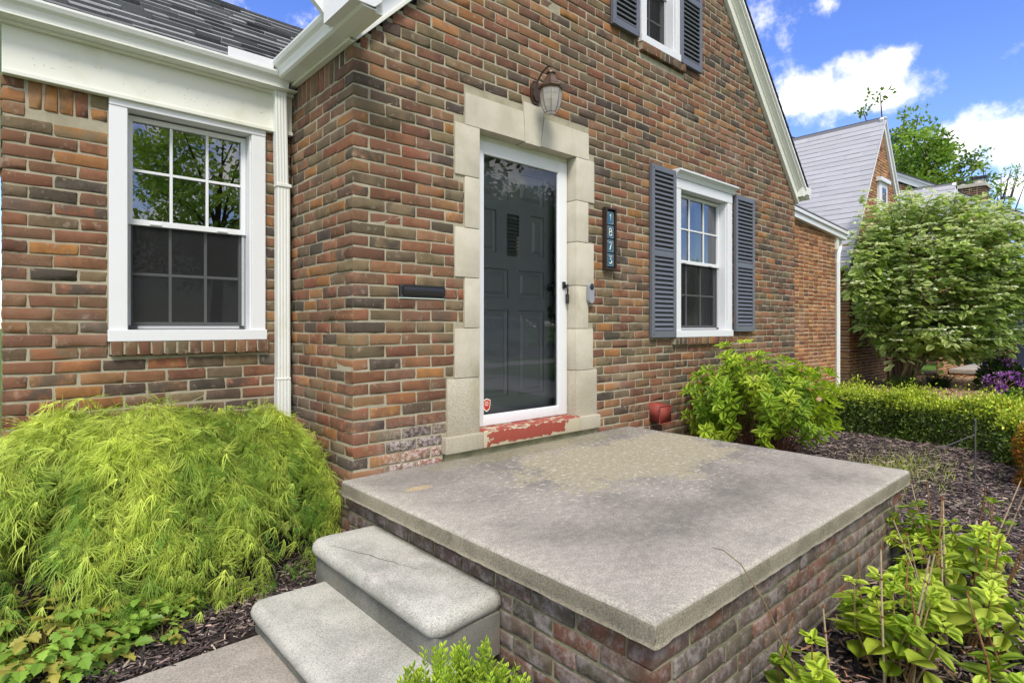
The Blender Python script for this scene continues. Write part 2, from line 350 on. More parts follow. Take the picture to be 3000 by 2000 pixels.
TR1 = box_template([E0, (1, 0), (1, 1), E1], [E0, (1, 0), (1, 1), E1], [E0, (1, 0), (1, 1), E1])
def boxes(lo, hi, r, T=TR1, frame=None, wob=0., vn=0.):
    """lo,hi (N,3) ; r scalar or (N,) ; frame (origin,u,v,w) maps local xyz"""
    lo = np.atleast_2d(np.asarray(lo, float)); hi = np.atleast_2d(np.asarray(hi, float)); N = len(lo)
    TV, TF = T; L = hi-lo; r = np.minimum(np.broadcast_to(np.asarray(r, float), (N,)), L.min(1)*.49)[:, None]
    P = np.zeros((N, len(TV), 3))
    for a in range(3):
        P[:, :, a] = lo[:, a:a+1] + r*TV[None, :, 2*a] + (L[:, a:a+1]-2*r)*TV[None, :, 2*a+1]
    c = np.clip(P, (lo+r)[:, None], (hi-r)[:, None]); d = P-c; n = np.linalg.norm(d, axis=2, keepdims=True)
    P = np.where(n > 1e-9, c + d/np.maximum(n, 1e-9)*r[:, :, None], P)
    if wob:
        t = (P-lo[:, None])/L[:, None]
        for a in (0, 2):
            g = rng.normal(0, wob, (N, 4)); u, v = t[:, :, 0], t[:, :, 2]
            P[:, :, a] += g[:, 0:1]*(1-u)*(1-v)+g[:, 1:2]*u*(1-v)+g[:, 2:3]*(1-u)*v+g[:, 3:4]*u*v
        P[:, :, 1] += rng.normal(0, wob*.7, (N, 1))
    if vn:
        edge = (n[:, :, 0] > 1e-9)
        P[:, :, 0] += rng.normal(0, vn, P.shape[:2])*edge; P[:, :, 2] += rng.normal(0, vn, P.shape[:2])*edge; P[:, :, 1] += rng.normal(0, vn*.35, P.shape[:2])
    V = P.reshape(-1, 3); F = (TF[None]+np.arange(N)[:, None, None]*len(TV)).reshape(-1, 4)
    if frame is not None:
        o, u, v, w = [np.array(q, float) for q in frame]
        V = o+V[:, 0:1]*u+V[:, 1:2]*v+V[:, 2:3]*w
        if np.dot(np.cross(u, v), w) < 0: F = F[:, ::-1]
    return V, F
class MB:
    """collects shapes into one mesh"""
    def __init__(s): s.V = []; s.Q = []; s.T = []; s.n = 0; s.mi = []; s.C = []; s.cur = 0; s.col = (1, 1, 1); s.tm = []; s.has = False
    def add(s, V, F, col=None):
        V = np.asarray(V, float).reshape(-1, 3)
        c = np.empty((len(V), 3)); c[:] = s.col if col is None else col; s.C.append(c)
        for f in ([F] if isinstance(F, np.ndarray) else F):
            f = np.asarray(f)
            if len(f) == 0: continue
            if f.shape[1] == 4: s.Q.append(f+s.n); s.mi.append(np.full(len(f), s.cur))
            else: s.T.append(f+s.n); s.tm.append(np.full(len(f), s.cur))
        s.V.append(V); s.n += len(V); return s
    def box(s, lo, hi, r=.002, T=TR1, frame=None):
        lo, hi = np.minimum(lo, hi), np.maximum(lo, hi); return s.add(*boxes(lo, hi, r, T, frame))
    def prism(s, prof, x0, x1, frame=None, cap=True):
        """closed profile [(y,z)..] swept along local x"""
        n = len(prof); p = np.array(prof, float); V = np.zeros((2*n, 3)); V[:n, 0] = x0; V[n:, 0] = x1; V[:n, 1:] = p; V[n:, 1:] = p
        i = np.arange(n); j = (i+1) % n; Q = np.stack([i, j, j+n, i+n], 1); F = [Q]
        if frame is not None:
            o, u, v, w = [np.array(q, float) for q in frame]; V = o+V[:, 0:1]*u+V[:, 1:2]*v+V[:, 2:3]*w
        s.add(V, F)
        if cap:
            for base in (0, n):
                c = V[base:base+n].mean(0); k = s.n; s.add(np.vstack([V[base:base+n], c]), [np.stack([i, j, np.full(n, n)], 1)])
        return s
    def poly(s, pts): # convex flat face fan
        n = len(pts); s.add(pts, [np.array([(0, i, i+1) for i in range(1, n-1)])]); return s
    def tube(s, pts, rad, sides=6, col=None, cap=True):
        pts = np.array(pts, float); n = len(pts); rad = np.broadcast_to(np.asarray(rad, float), (n,))
        t = np.gradient(pts, axis=0); t /= np.linalg.norm(t, axis=1, keepdims=True)+1e-9
        ref = np.array((0, 0, 1.)) if abs(t[0][2]) < .9 else np.array((1., 0, 0))
        a = np.cross(t, ref); a /= np.linalg.norm(a, axis=1, keepdims=True)+1e-9; b = np.cross(t, a)
        th = np.linspace(0, 2*np.pi, sides, endpoint=False)
        V = pts[:, None]+rad[:, None, None]*(np.cos(th)[None, :, None]*a[:, None]+np.sin(th)[None, :, None]*b[:, None])
        i = np.arange(n-1)[:, None]*sides; j = np.arange(sides)[None]; jn = (j+1) % sides
        Q = np.stack([i+j, i+jn, i+sides+jn, i+sides+j], 2).reshape(-1, 4)
        V = V.reshape(-1, 3); F = [Q]
        if cap:
            V = np.vstack([V, pts[0], pts[-1]]); k = len(V); jj = np.arange(sides); F.append(np.stack([jj, (jj+1) % sides, np.full(sides, k-2)], 1)[:, ::-1]); F.append(np.stack([(n-1)*sides+jj, (n-1)*sides+(jj+1) % sides, np.full(sides, k-1)], 1))
        return s.add(V, F, col)
    def lathe(s, prof, c, sides=12, frame=None):
        prof = np.array(prof, float); n = len(prof); th = np.linspace(0, 2*np.pi, sides, endpoint=False)
        V = np.stack([prof[:, None, 0]*np.cos(th), prof[:, None, 0]*np.sin(th), np.repeat(prof[:, 1:2], sides, 1)], 2).reshape(-1, 3)
        if frame is not None:
            u, v, w = [np.array(q, float) for q in frame]; V = V[:, 0:1]*u+V[:, 1:2]*v+V[:, 2:3]*w
        i = np.arange(n-1)[:, None]*sides; j = np.arange(sides)[None]; jn = (j+1) % sides
        return s.add(V+np.array(c), [np.stack([i+j, i+jn, i+sides+jn, i+sides+j], 2).reshape(-1, 4)])
    def build(s, name, mat, parent=None, smooth=False, **k):
        F = []; mi = []
        if s.Q: F.append(np.vstack(s.Q)); mi.append(np.concatenate(s.mi))
        if s.T: F.append(np.vstack(s.T)); mi.append(np.concatenate(s.tm))
        o = make(name, np.vstack(s.V), F, mat, parent, smooth, cols={'ca': np.vstack(s.C)}, midx=np.concatenate(mi) if isinstance(mat, (list, tuple)) else None)
        for a, b in k.items(): o[a] = b
        return o
WX = ((0, 0, 0), (1, 0, 0), (0, 1, 0), (0, 0, 1))
def fr(o, u, v, w=(0, 0, 1)): return (o, u, v, w)

# ================================================================== brickwork
PAL = [srgb(146, 96, 76), srgb(136, 92, 74), srgb(156, 106, 80), srgb(104, 86, 78), srgb(90, 79, 75), srgb(140, 120, 94), srgb(126, 108, 88), srgb(184, 126, 76), srgb(158, 98, 76), srgb(172, 126, 92), srgb(148, 110, 88)]
PW = np.array([3.0, 2.2, 2.2, 2.0, 1.8, 2.2, 2.2, 1.2, 1.0, 1.8, 2.8]); 
PALD = [srgb(122, 82, 72), srgb(106, 88, 86), srgb(98, 90, 84), srgb(142, 88, 72), srgb(116, 100, 92)]
def colours(n, pal=PAL, w=PW):
    w = np.array(w)/np.sum(w); P = np.array(pal); P = (P*.80+np.array((.165, .128, .085))*.20)*np.array((.98, 1.01, .93))
    a = P[rng.choice(len(P), n, p=w)]; b = P[rng.choice(len(P), n, p=w)]
    j = lambda x: x*rng.normal(1, .09, (n, 1))*rng.normal(1, .035, (n, 3))
    keep = rng.random((n, 1)) < .55; b = np.where(keep, a*.72, b)
    return np.clip(j(a)*.80, .01, .9), np.clip(j(b)*.78, .01, .9), rng.random((n, 3))
ZR, PZ, PX, J = 1.1004, .0711, .2135, .0108
def rows(z0, z1):
    k0 = int(math.ceil((ZR-z1)/PZ)); k1 = int(math.floor((ZR-z0)/PZ))
    return [(k, ZR-k*PZ-PZ, ZR-k*PZ) for k in range(k0-1, k1+1)]
def clip_iv(ivs, holes):
    for h0, h1 in holes:
        out = []
        for a, b in ivs:
            if b <= h0 or a >= h1: out.append((a, b)); continue
            if a < h0-.02: out.append((a, h0))
            if b > h1+.02: out.append((h1, b))
        ivs = out
    return ivs
def brick_run(x0, x1, z0, z1, holes=(), start='corner', limit=None, flip=0, end='cut'):
    """list of (xa,xb,za,zb,is_corner,k) in wall-local coordinates"""
    out = []
    for k, za, zb in rows(z0, z1):
        za2, zb2 = max(za+J/2, z0), min(zb-J/2, z1)
        if zb2-za2 < .02: continue
        lx0, lx1 = x0, x1
        if limit: lx0, lx1 = limit((za+zb)/2); lx0 = max(lx0, x0); lx1 = min(lx1, x1)
        par = (k+flip) % 2
        x = x0; first = True
        if start == 'return': x = x0+(.2035 if par == 0 else .098)+J; first = False
        while x < lx1-.015:
            if first and start == 'corner': L = .098 if par == 0 else .2035
            elif first and start == 'run': L = (.11 if par == 0 else .2035)*1.0
            else: L = PX-J + rng.normal(0, .0022)
            a, b = x, min(x+L, lx1)
            if lx1-b < .035: b = lx1
            corner = first and start == 'corner'
            if b > lx0+.02 and b-a > .02:
                a2 = max(a, lx0)
                hs = [(h[0]-.006, h[1]+.006) for h in holes if h[2] < zb2-.012 and h[3] > za2+.012]
                gap = [h for h in hs if 0 < h[0]-b < J+.022]; b = gap[0][0] if gap else b
                gap = [h for h in hs if 0 < a2-h[1] < J+.022]; a2 = gap[0][1] if gap else a2
                for (p, q) in clip_iv([(a2, b)], hs):
                    if q-p > .018: out.append((p, q, za2, zb2, corner and p == a, k))
            x = b+J if b < lx1 else lx1; first = False
    return out
def brick_mesh(name, runs, parent, mat='brick', pal=PAL, pw=PW, proud=.0, label=None):
    """runs: list of (frame, run, wrap) ; frame local: x along wall, y into wall, z up"""
    VV, FF, A, B, Cc = [], [], [], [], []; off = 0
    for frame, run, wrap in runs:
        for corner in (False, True):
            sel = [b for b in run if b[4] == corner]
            if not sel: continue
            s = np.array([b[:4] for b in sel]); ks = np.array([b[5] for b in sel])
            lo = np.stack([s[:, 0], np.zeros(len(s)), s[:, 2]], 1); hi = np.stack([s[:, 1], np.full(len(s), .04), s[:, 3]], 1)
            if corner: hi[:, 1] = np.where((ks+wrap) % 2 == 0, .2035, .098)
            T = TBC if corner else TB
            V, F = boxes(lo, hi, rng.uniform(.004, .0065, len(s)), T, frame, wob=.0021, vn=.0015)
            a, b, c = colours(len(s), pal, pw); m = len(T[0])
            VV.append(V); FF.append(F+off); off += len(V); A.append(np.repeat(a, m, 0)); B.append(np.repeat(b, m, 0)); Cc.append(np.repeat(c, m, 0))
    return make(name, np.vstack(VV), [np.vstack(FF)], mat, parent, True, {'ca': np.vstack(A), 'cb': np.vstack(B), 'cr': np.vstack(Cc)})
def mortar_sheet(frames, parent, name='mortar', mat='mortar', rec=.0045):
    """frames: (frame,x0,x1,z0,z1,holes,limit)"""
    mb = MB()
    for frame, x0, x1, z0, z1, holes, limit in frames:
        xs = sorted(set([x0, x1]+[h for q in holes for h in q[:2] if x0 < h < x1])); zs = set([z0, z1]+[h for q in holes for h in q[2:4] if z0 < h < z1])
        if limit: zs |= set(np.arange(z0, z1, .07))
        zs = sorted(zs)
        for za, zb in zip(zs[:-1], zs[1:]):
            zm = (za+zb)/2; ivs = [(a, b) for a, b in zip(xs[:-1], xs[1:]) if not any(h[0]-1e-6 <= (a+b)/2 <= h[1]+1e-6 and h[2] <= zm <= h[3] for h in holes)]
            if limit:
                l0, l1 = limit(zm); ivs = [(max(a, l0), min(b, l1)) for a, b in ivs if min(b, l1) > max(a, l0)]
            o, u, v, w = [np.array(q, float) for q in frame]
            for a, b in ivs: mb.add(np.array([o+u*x+v*rec+w*z for x, z in ((a, za), (b, za), (b, zb), (a, zb))]), np.array([[0, 1, 2, 3]]))
    return mb.build(name, mat, parent)
DOORWALL = fr((0, 0, 0), (1, 0, 0), (0, 1, 0)); SIDEWALL = fr((0, 0, 0), (0, 1, 0), (1, 0, 0)); D = .924
LEFTWALL = fr((-1.482, D, 0), (1, 0, 0), (0, 1, 0)); FARWALL = fr((6.02, 0, 0), (0, 1, 0), (-1, 0, 0))

house = thing('brick_house', (0, 0, -.5), 'brick cottage with steep white-trimmed gable, grey shutters and stone-framed door', 'house')
# stones round the door: (x0,x1,z0,z1)
STONES = [(a_, b_, c_-.0015, d_+.0015) for a_, b_, c_, d_ in [(.712, .915, 1.852, 2.185), (.791, .915, 1.512, 1.846), (.711, .915, 1.183, 1.506), (.790, .915, .850, 1.177), (.709, .915, .522, .844), (.650, .915, .150, .516),
          (1.884, 2.100, 1.852, 2.185), (1.884, 2.027, 1.527, 1.846), (1.884, 2.095, 1.183, 1.521), (1.884, 2.027, .843, 1.177), (1.884, 2.085, .514, .837), (1.884, 2.130, .150, .508)]]
LIM = lambda z: (max(0, z-2.44), min(6.02, 6.02-(z-2.42)/1.02))
doorholes = [s for s in STONES]+[(.793, 2.033, 2.188, 2.398), (1.315, 1.524, 2.188, 2.473), (.915, 1.884, .0, 2.19), (.62, 2.15, -.02, .152),
             (3.262, 4.352, .755, 2.262), (3.235, 4.352, .675, .757), (2.72, 3.40, 3.375, 4.5), (2.72, 3.44, 3.285, 3.377), (.30, .632, 1.031, 1.115)]
run1 = brick_run(0, 6.02, -.6, 5.6, doorholes, 'corner', LIM)
run2 = [b for b in brick_run(0, D+.01, -.6, 2.31, (), 'none')]
def side_run():
    out = []
    for k, za, zb in rows(-.6, 2.30):
        x = .2035+J if k % 2 == 0 else .098+J
        while x < D-.01:
            L = .2-.0 if True else 0; L = PX*.94-J+rng.normal(0, .002); b = min(x+L, D); out.append((x, b, max(za+J/2, -.6), min(zb-J/2, 2.31), False, k)) if b-x > .02 else None; x = b+J
    x = .115
    while x < D-.02: out.append((x, min(x+.058, D), 2.318, 2.50, False, 0)); x += .0695
    return out
# door-wall corner rows above the soldier course keep their own courses
lholes = [(.452, 1.311, .775, 2.2), (.455, 1.325, .689, .777), (.095, .445, 2.005, 2.2)]
run3 = brick_run(0, 1.482, -.6, 2.16, lholes, 'corner', None, 1)
x = .105
while x < .33: run3.append((x, x+.056, 2.012, 2.15, False, 0)); x += .0655
run3 += [(.372, .446, 2.012, 2.072, False, 0), (.372, .446, 2.084, 2.15, False, 0)]
run4 = brick_run(.11, 6, -.6, 2.5, (), 'run')
brick_mesh('brickwork', [(DOORWALL, run1, 0), (SIDEWALL, side_run(), 0), (LEFTWALL, run3, 1), (FARWALL, [b for b in run4 if b[0] < 3], 0)], house)
mortar_sheet([(DOORWALL, .004, 6.016, -.6, 5.6, doorholes, lambda z: (LIM(z)[0]-.02+.024, min(LIM(z)[1]+.02, 6.016))), (SIDEWALL, .004, D, -.6, 2.52, [], None), (LEFTWALL, .004, 1.48, -.6, 2.3, lholes[:2], None),
              (FARWALL, .004, 6, -.6, 2.6, [], None), (fr((-1.478, D, 0), (0, 1, 0), (1, 0, 0)), 0, 5, -.6, 2.3, [], None)], house)

# stone surround
mb = MB()
sur = subempty('door_surround', house)
for i, (a, b, c, d) in enumerate(STONES):
    mb = MB(); mb.box((a+.002, -.006+rng.normal(0, .0006), c+.0008), (b, .2, d-.0008), .0022, TR2); mb.build('quoin_stone', 'stone', sur, True)
def poly_stone(pts, name):
    mb = MB(); mb.prism([(0, 0)]*0 or [(p[0], p[1]) for p in pts], -.007, .2, frame=((0, 0, 0), (0, 1, 0), (1, 0, 0), (0, 0, 1))); return mb.build(name, 'stone', sur)
poly_stone([(.795, 2.189), (1.331, 2.189), (1.3145, 2.40), (.795, 2.396)], 'lintel_stone'); poly_stone([(1.335, 2.182), (1.489, 2.182), (1.523, 2.473), (1.3165, 2.473)], 'keystone'); poly_stone([(1.493, 2.189), (2.031, 2.189), (2.031, 2.397), (1.525, 2.400)], 'lintel_stone')
mb = MB(); mb.box((.612, -.05, .045), (.912, .15, .150), .006, TR2); mb.build('base_stone', 'stone', sur, True)
mb = MB(); mb.box((1.882, -.05, .045), (2.128, .15, .150), .006, TR2); mb.build('base_stone', 'stone', sur, True)
mb = MB(); mb.box((.915, -.052, .045), (1.879, .26, .160), .008, TR2); mb.build('threshold', 'threshold', sur, True)
mb = MB(); mb.box((.63, -.022, -.02), (2.12, .15, .047), .006); mb.build('mortar_bed', 'mortar_dirty', sur)
# rowlock sills
def rowlock(name, frame, x0, x1, z0, z1, out=.035, parent=house):
    n = max(3, int(round((x1-x0)/.0685))); w = (x1-x0)/n
    lo = np.array([(x0+i*w+.004, -out, z0) for i in range(n)]); hi = np.array([(x0+(i+1)*w-.005, .05, z1) for i in range(n)])
    V, F = boxes(lo, hi, .006, TBC, frame, wob=.0018, vn=.001); a, b, c = colours(n); m = len(TBC[0])
    o = make(name, V, [F], 'brick', parent, True, {'ca': np.repeat(a*.85, m, 0), 'cb': np.repeat(b*.85, m, 0), 'cr': np.repeat(c, m, 0)})
    mb = MB(); mb.box((x0, -out+.006, z0+.008), (x1, .05, z1-.002), .001, frame=frame); mb.build(name+'_joints', 'mortar', o)
rowlock('sill_bricks', LEFTWALL, .457, 1.321, .690, .772); rowlock('sill_bricks', DOORWALL, 3.24, 4.352, .678, .752); rowlock('sill_bricks', DOORWALL, 2.722, 3.43, 3.290, 3.372)

# ---------------- windows
def window(frame, x0, x1, z0, z1, rec, parent, crown=False, cas=.085, cols=3, top=True, depth=.10, screen=True, curtain=None):
    """casing outer rect; sash opening inside casing"""
    w = subempty('window', parent)
    def bx(mb, a, b, r=.003): mb.box(a, b, r, frame=frame)
    mb = MB(); o = .022
    bx(mb, (x0, -o, z0), (x0+cas, depth, z1-cas)); bx(mb, (x1-cas, -o, z0), (x1, depth, z1-cas)); bx(mb, (x0-.0, -o-.004, z1-cas-.0), (x1, depth, z1))
    bx(mb, (x0-.006, -o-.012, z0-.004), (x1+.006, depth, z0+.062))
    bx(mb, (x0+cas-.02, .0, z0+.06), (x0+cas+.006, depth, z1-cas)); bx(mb, (x1-cas-.006, .0, z0+.06), (x1-cas+.02, depth, z1-cas))
    if crown:
        mb.prism([(-.085, .075), (-.085, .06), (-.05, .035), (-.035, 0), (.02, 0), (.02, .075)], x0-.02, x1+.03, frame=((np.array(frame[0])+np.array((0, 0, z1))), frame[1], frame[2], frame[3]))
    mb.build('frame', 'white', w)
    ix0, ix1, iz0, iz1 = x0+cas+.008, x1-cas-.008, z0+.062, z1-cas-.01; mid = (iz0+iz1)/2+.02
    def sash(a, b, c, d, y, mat, name, st=.03, bot=.034):
        m = MB(); bx(m, (a, y, c), (a+st, y+.03, d), .002); bx(m, (b-st, y, c), (b, y+.03, d), .002); bx(m, (a+st, y+.001, c), (b-st, y+.03, c+bot), .002); bx(m, (a+st, y+.001, d-st), (b-st, y+.03, d), .002)
        ga, gb, gc, gd = a+st, b-st, c+bot, d-st
        s = m.build(name, mat, w)
        g = MB(); 
        for i in range(1, cols):
            X = ga+(gb-ga)*i/cols; bx(g, (X-.008, y+.008, gc), (X+.008, y+.020, gd), .002)
        Z = (gc+gd)/2
        for i in range(cols):
            xa = ga+(gb-ga)*i/cols+(.008 if i else 0); xb = ga+(gb-ga)*(i+1)/cols-(.008 if i < cols-1 else 0); bx(g, (xa, y+.0085, Z-.008), (xb, y+.0195, Z+.008), .002)
        g.build('muntins', mat, w)
        gl = MB(); o_, u, v, ww = [np.array(q, float) for q in frame]
        gl.add(np.array([o_+u*X+v*(y+.022)+ww*Z for X, Z in ((ga, gc), (gb, gc), (gb, gd), (ga, gd))]), np.array([[0, 1, 2, 3]])); gl.build('glass', 'glass' if name == 'upper_sash' else 'glasslow', w)
        return ga, gb, gc, gd
    sash(ix0, ix1, mid-.03, iz1, rec, 'white', 'upper_sash')
    sash(ix0+.004, ix1-.004, iz0+.012, mid, rec+.034, 'screenframe', 'lower_sash')
    if screen:
        m = MB(); y = rec+.012; a, b, c, d = ix0+.004, ix1-.004, iz0+.004, mid-.032
        bx(m, (a, y, c), (a+.018, y+.012, d), .002); bx(m, (b-.018, y, c), (b, y+.012, d), .002); bx(m, (a+.018, y, c), (b-.018, y+.012, c+.018), .002); m.build('screen_frame', 'screenframe', w)
        g = MB(); o_, u, v, ww = [np.array(q, float) for q in frame]; g.add(np.array([o_+u*X+v*(y+.006)+ww*Z for X, Z in ((a+.018, c+.018), (b-.018, c+.018), (b-.018, d), (a+.018, d))]), np.array([[0, 1, 2, 3]])); g.build('insect_screen', 'screen', w)
        m = MB(); bx(m, (ix0+.004, y-.012, iz0+.008), (ix0+.055, y-.001, iz0+.026), .004); m.build('latch', 'black', w)
        m = MB(); bx(m, (ix1-.04, y-.012, iz0+.008), (ix1-.01, y-.001, iz0+.024), .004); m.build('latch', 'black', w)
        for X in (ix0+(ix1-ix0)*.22, ix0+(ix1-ix0)*.78): m = MB(); bx(m, (X-.03, rec-.008, mid-.024), (X+.03, rec-.001, mid-.012), .002); m.build('tilt_latch', 'white', w)
    # dim room behind
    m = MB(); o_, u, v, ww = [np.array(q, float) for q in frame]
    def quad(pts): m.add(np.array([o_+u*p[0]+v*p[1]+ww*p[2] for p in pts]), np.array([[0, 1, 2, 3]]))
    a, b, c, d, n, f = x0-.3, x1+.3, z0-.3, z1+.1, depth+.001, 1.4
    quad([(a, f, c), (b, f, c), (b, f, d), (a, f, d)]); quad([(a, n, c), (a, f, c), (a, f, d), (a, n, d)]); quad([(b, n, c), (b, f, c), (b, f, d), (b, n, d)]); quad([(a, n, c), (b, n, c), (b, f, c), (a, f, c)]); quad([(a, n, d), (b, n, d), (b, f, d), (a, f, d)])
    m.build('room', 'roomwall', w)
    if curtain:
        for (ca, cb) in curtain:
            xs = np.linspace(ca, cb, 40); yy = rec+.16+.018*np.sin(xs*90)+.006*np.sin(xs*213); P = []
            for z in (iz0, iz1): P += [o_+u*X+v*Y_+ww*z for X, Y_ in zip(xs, yy)]
            i = np.arange(39); make('curtain', np.array(P), [np.stack([i, i+1, i+41, i+40], 1)], 'curtain', w, True)
    return w
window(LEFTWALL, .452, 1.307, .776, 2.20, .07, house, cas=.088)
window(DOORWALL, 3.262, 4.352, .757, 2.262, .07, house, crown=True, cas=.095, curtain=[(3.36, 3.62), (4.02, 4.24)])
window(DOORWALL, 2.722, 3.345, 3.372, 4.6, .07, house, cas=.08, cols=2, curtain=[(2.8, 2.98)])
# ---------------- shutters (parts of the house)
def shutter(x0, x1, z0, z1, name='shutter'):
    s = MB(); y0, y1 = -.042, -.006; st = .042
    s.box((x0, y0, z0), (x0+st, y1, z1), .004); s.box((x1-st, y0, z0), (x1, y1, z1), .004)
    zm = z0+(z1-z0)*.49
    s.box((x0+st, y0+.001, z0), (x1-st, y1, z0+.06), .003); s.box((x0+st, y0+.001, z1-.05), (x1-st, y1, z1), .003); s.box((x0+st, y0+.001, zm-.028), (x1-st, y1, zm+.028), .003)
    s.box((x0+st, y1-.006, z0), (x1-st, y1-.001, z1), .001)
    o = s.build(name, 'shutter', house)
    l = MB()
    for (a, b) in ((z0+.06, zm-.028), (zm+.028, z1-.05)):
        n = int((b-a)/.042); p = (b-a)/n
        for i in range(n):
            z = a+i*p
            l.prism([(y0+.006, z+.004), (y0+.003, z+.010), (y1-.008, z+p+.003), (y1-.006, z+p-.004)], x0+st, x1-st)
    l.build('louvres', 'shutter', o)
    for X in (x0+.02, x1-.02):
        for Z in (z0+.03, z1-.03): k = MB(); k.lathe([(0, .003), (.004, .0025), (.005, 0)], (X, y0, Z), 8, frame=((1, 0, 0), (0, 0, 1), (0, -1, 0))); k.build('screw_head', 'black', o)
for a in ((2.858, 3.248, .755, 2.315), (4.408, 4.838, .80, 2.275), (2.305, 2.672, 3.375, 4.7), (3.335, 3.712, 3.365, 4.7)): shutter(*a)

# ---------------- storm door + inner door
sdoor = subempty('storm_door', house); y = .085
mb = MB(); X0, X1, Z0, Z1 = .928, 1.872, .163, 2.150
mb.box((X0, y, Z0), (X0+.092, y+.035, Z1), .004, TR2); mb.box((X1-.092, y, Z0), (X1, y+.035, Z1), .004, TR2); mb.box((X0+.092, y+.001, Z1-.09), (X1-.092, y+.035, Z1), .004, TR2); mb.box((X0+.092, y+.001, Z0), (X1-.092, y+.035, Z0+.075), .004, TR2)
mb.box((X0+.08, y+.004, Z0+.06), (X0+.1, y+.03, Z1-.075), .003); mb.box((X1-.1, y+.004, Z0+.06), (X1-.08, y+.03, Z1-.075), .003)
mb.build('door_frame', 'white', sdoor, True)
mb = MB(); mb.box((.915, y+.02, .16), (.930, y+.1, 2.165), .002); mb.box((1.870, y+.01, .16), (1.884, y+.1, 2.165), .002); mb.box((.915, y+.01, 2.150), (1.884, y+.1, 2.190), .002); mb.build('jamb', 'trim', sdoor)
mb = MB(); mb.add([(X0+.09, y+.018, Z0+.07), (X1-.09, y+.018, Z0+.07), (X1-.09, y+.018, Z1-.085), (X0+.09, y+.018, Z1-.085)], np.array([[0, 1, 2, 3]])); mb.build('glass', 'doorglass', sdoor)
mb = MB(); hx, hz = 1.832, 1.135
mb.box((hx-.017, y-.012, hz+.02), (hx+.017, y, hz+.075), .004, TR2); mb.box((hx+.014, y-.03, hz+.03), (hx+.03, y-.008, hz+.055), .004)
mb.tube([(hx+.002, y-.012, hz+.05), (hx+.004, y-.035, hz+.048), (hx+.006, y-.04, hz+.01), (hx+.008, y-.038, hz-.06), (hx+.008, y-.03, hz-.085)], [.006, .008, .009, .0075, .005], 8)
mb.box((hx+.018, y-.03, hz-.10), (hx+.036, y-.004, hz-.02), .005, TR2)
mb.box((hx-.13, y+.03, hz+.035), (hx-.04, y+.045, hz+.055), .005); mb.build('handle', 'black', sdoor)
mb = MB(); sx, sz, yy = 1.062, .31, y+.0165
sh = [(0, -.052), (.024, -.036), (.033, -.005), (.034, .030), (.016, .036), (0, .043), (-.016, .036), (-.034, .030), (-.033, -.005), (-.024, -.036)]
mb.cur = 0; mb.prism([(p[0]+sx, p[1]+sz) for p in sh], 0, .001, frame=((0, yy, 0), (0, -1, 0), (1, 0, 0), (0, 0, 1))); mb.cur = 1
mb.prism([(p[0]*.84+sx, p[1]*.84+sz) for p in sh], 0, .0006, frame=((0, yy-.001, 0), (0, -1, 0), (1, 0, 0), (0, 0, 1))); mb.cur = 0
for q, wd in ((.018, .034), (.006, .042), (-.006, .034)):
    n = int(wd/.0045)
    for i in range(n): mb.box((sx-wd/2+i*.0045, yy-.0019, sz+q-.003), (sx-wd/2+i*.0045+.003, yy-.0015, sz+q+.003), .0001)
mb.build('sticker', ['cream', 'stickerred'], sdoor)
idoor = subempty('front_door', house); y2 = .20
PAN = [(1.06, 1.353, 1.80, 2.02), (1.456, 1.729, 1.80, 2.02), (1.06, 1.235, 1.40, 1.715), (1.582, 1.729, 1.40, 1.715), (1.06, 1.353, 1.07, 1.285), (1.456, 1.729, 1.07, 1.285), (1.06, 1.353, .34, .98), (1.456, 1.729, .34, .98), (1.338, 1.462, 1.385, 1.70)]
xs = sorted({.96, 1.842}|{p[0] for p in PAN}|{p[1] for p in PAN}); zs = sorted({.16, 2.17}|{p[2] for p in PAN}|{p[3] for p in PAN}); mb = MB()
for a, b in zip(xs[:-1], xs[1:]):
    for c, d in zip(zs[:-1], zs[1:]):
        if not any(p[0]-1e-6 < (a+b)/2 < p[1] and p[2] < (c+d)/2 < p[3] for p in PAN): mb.add([(a, y2, c), (b, y2, c), (b, y2, d), (a, y2, d)], np.array([[0, 1, 2, 3]]))
mb.box((1.838, y2+.0005, .16), (1.842, y2+.045, 2.17), .001)
for p in PAN[:-1]:
    prev = None
    for ins, dep in ((0, 0), (.004, .012), (.028, .016), (.032, .013), (.05, .006)):
        ring = [(p[0]+ins, y2+dep, p[2]+ins), (p[1]-ins, y2+dep, p[2]+ins), (p[1]-ins, y2+dep, p[3]-ins), (p[0]+ins, y2+dep, p[3]-ins)]
        if prev:
            for i in range(4): j = (i+1) % 4; mb.add([prev[i], prev[j], ring[j], ring[i]], np.array([[0, 1, 2, 3]]))
        prev = ring
    mb.add(prev, np.array([[0, 1, 2, 3]]))
mb.build('door_leaf', 'doorpaint', idoor)
mb = MB(); p = PAN[-1]; mb.box((p[0], y2+.03, p[2]), (p[1], y2+.034, p[3]), .001)
for i in range(11): z = p[2]+.012+i*.027; mb.prism([(y2+.004, z), (y2+.004, z+.006), (y2+.026, z+.02), (y2+.026, z+.014)], p[0], p[1])
mb.build('grille', 'shutter', idoor)
mb = MB(); mb.lathe([(0, .014), (.014, .014), (.022, .008), (.026, 0)], (1.79, y2, 1.16), 14, frame=((1, 0, 0), (0, 0, 1), (0, -1, 0))); mb.build('deadbolt', 'black', idoor); mb = MB()
mb.lathe([(0, .012), (.014, .012), (.024, 0)], (1.79, y2, .99), 14, frame=((1, 0, 0), (0, 0, 1), (0, -1, 0))); mb.box((1.772, y2-.01, .93), (1.808, y2, 1.02), .006)
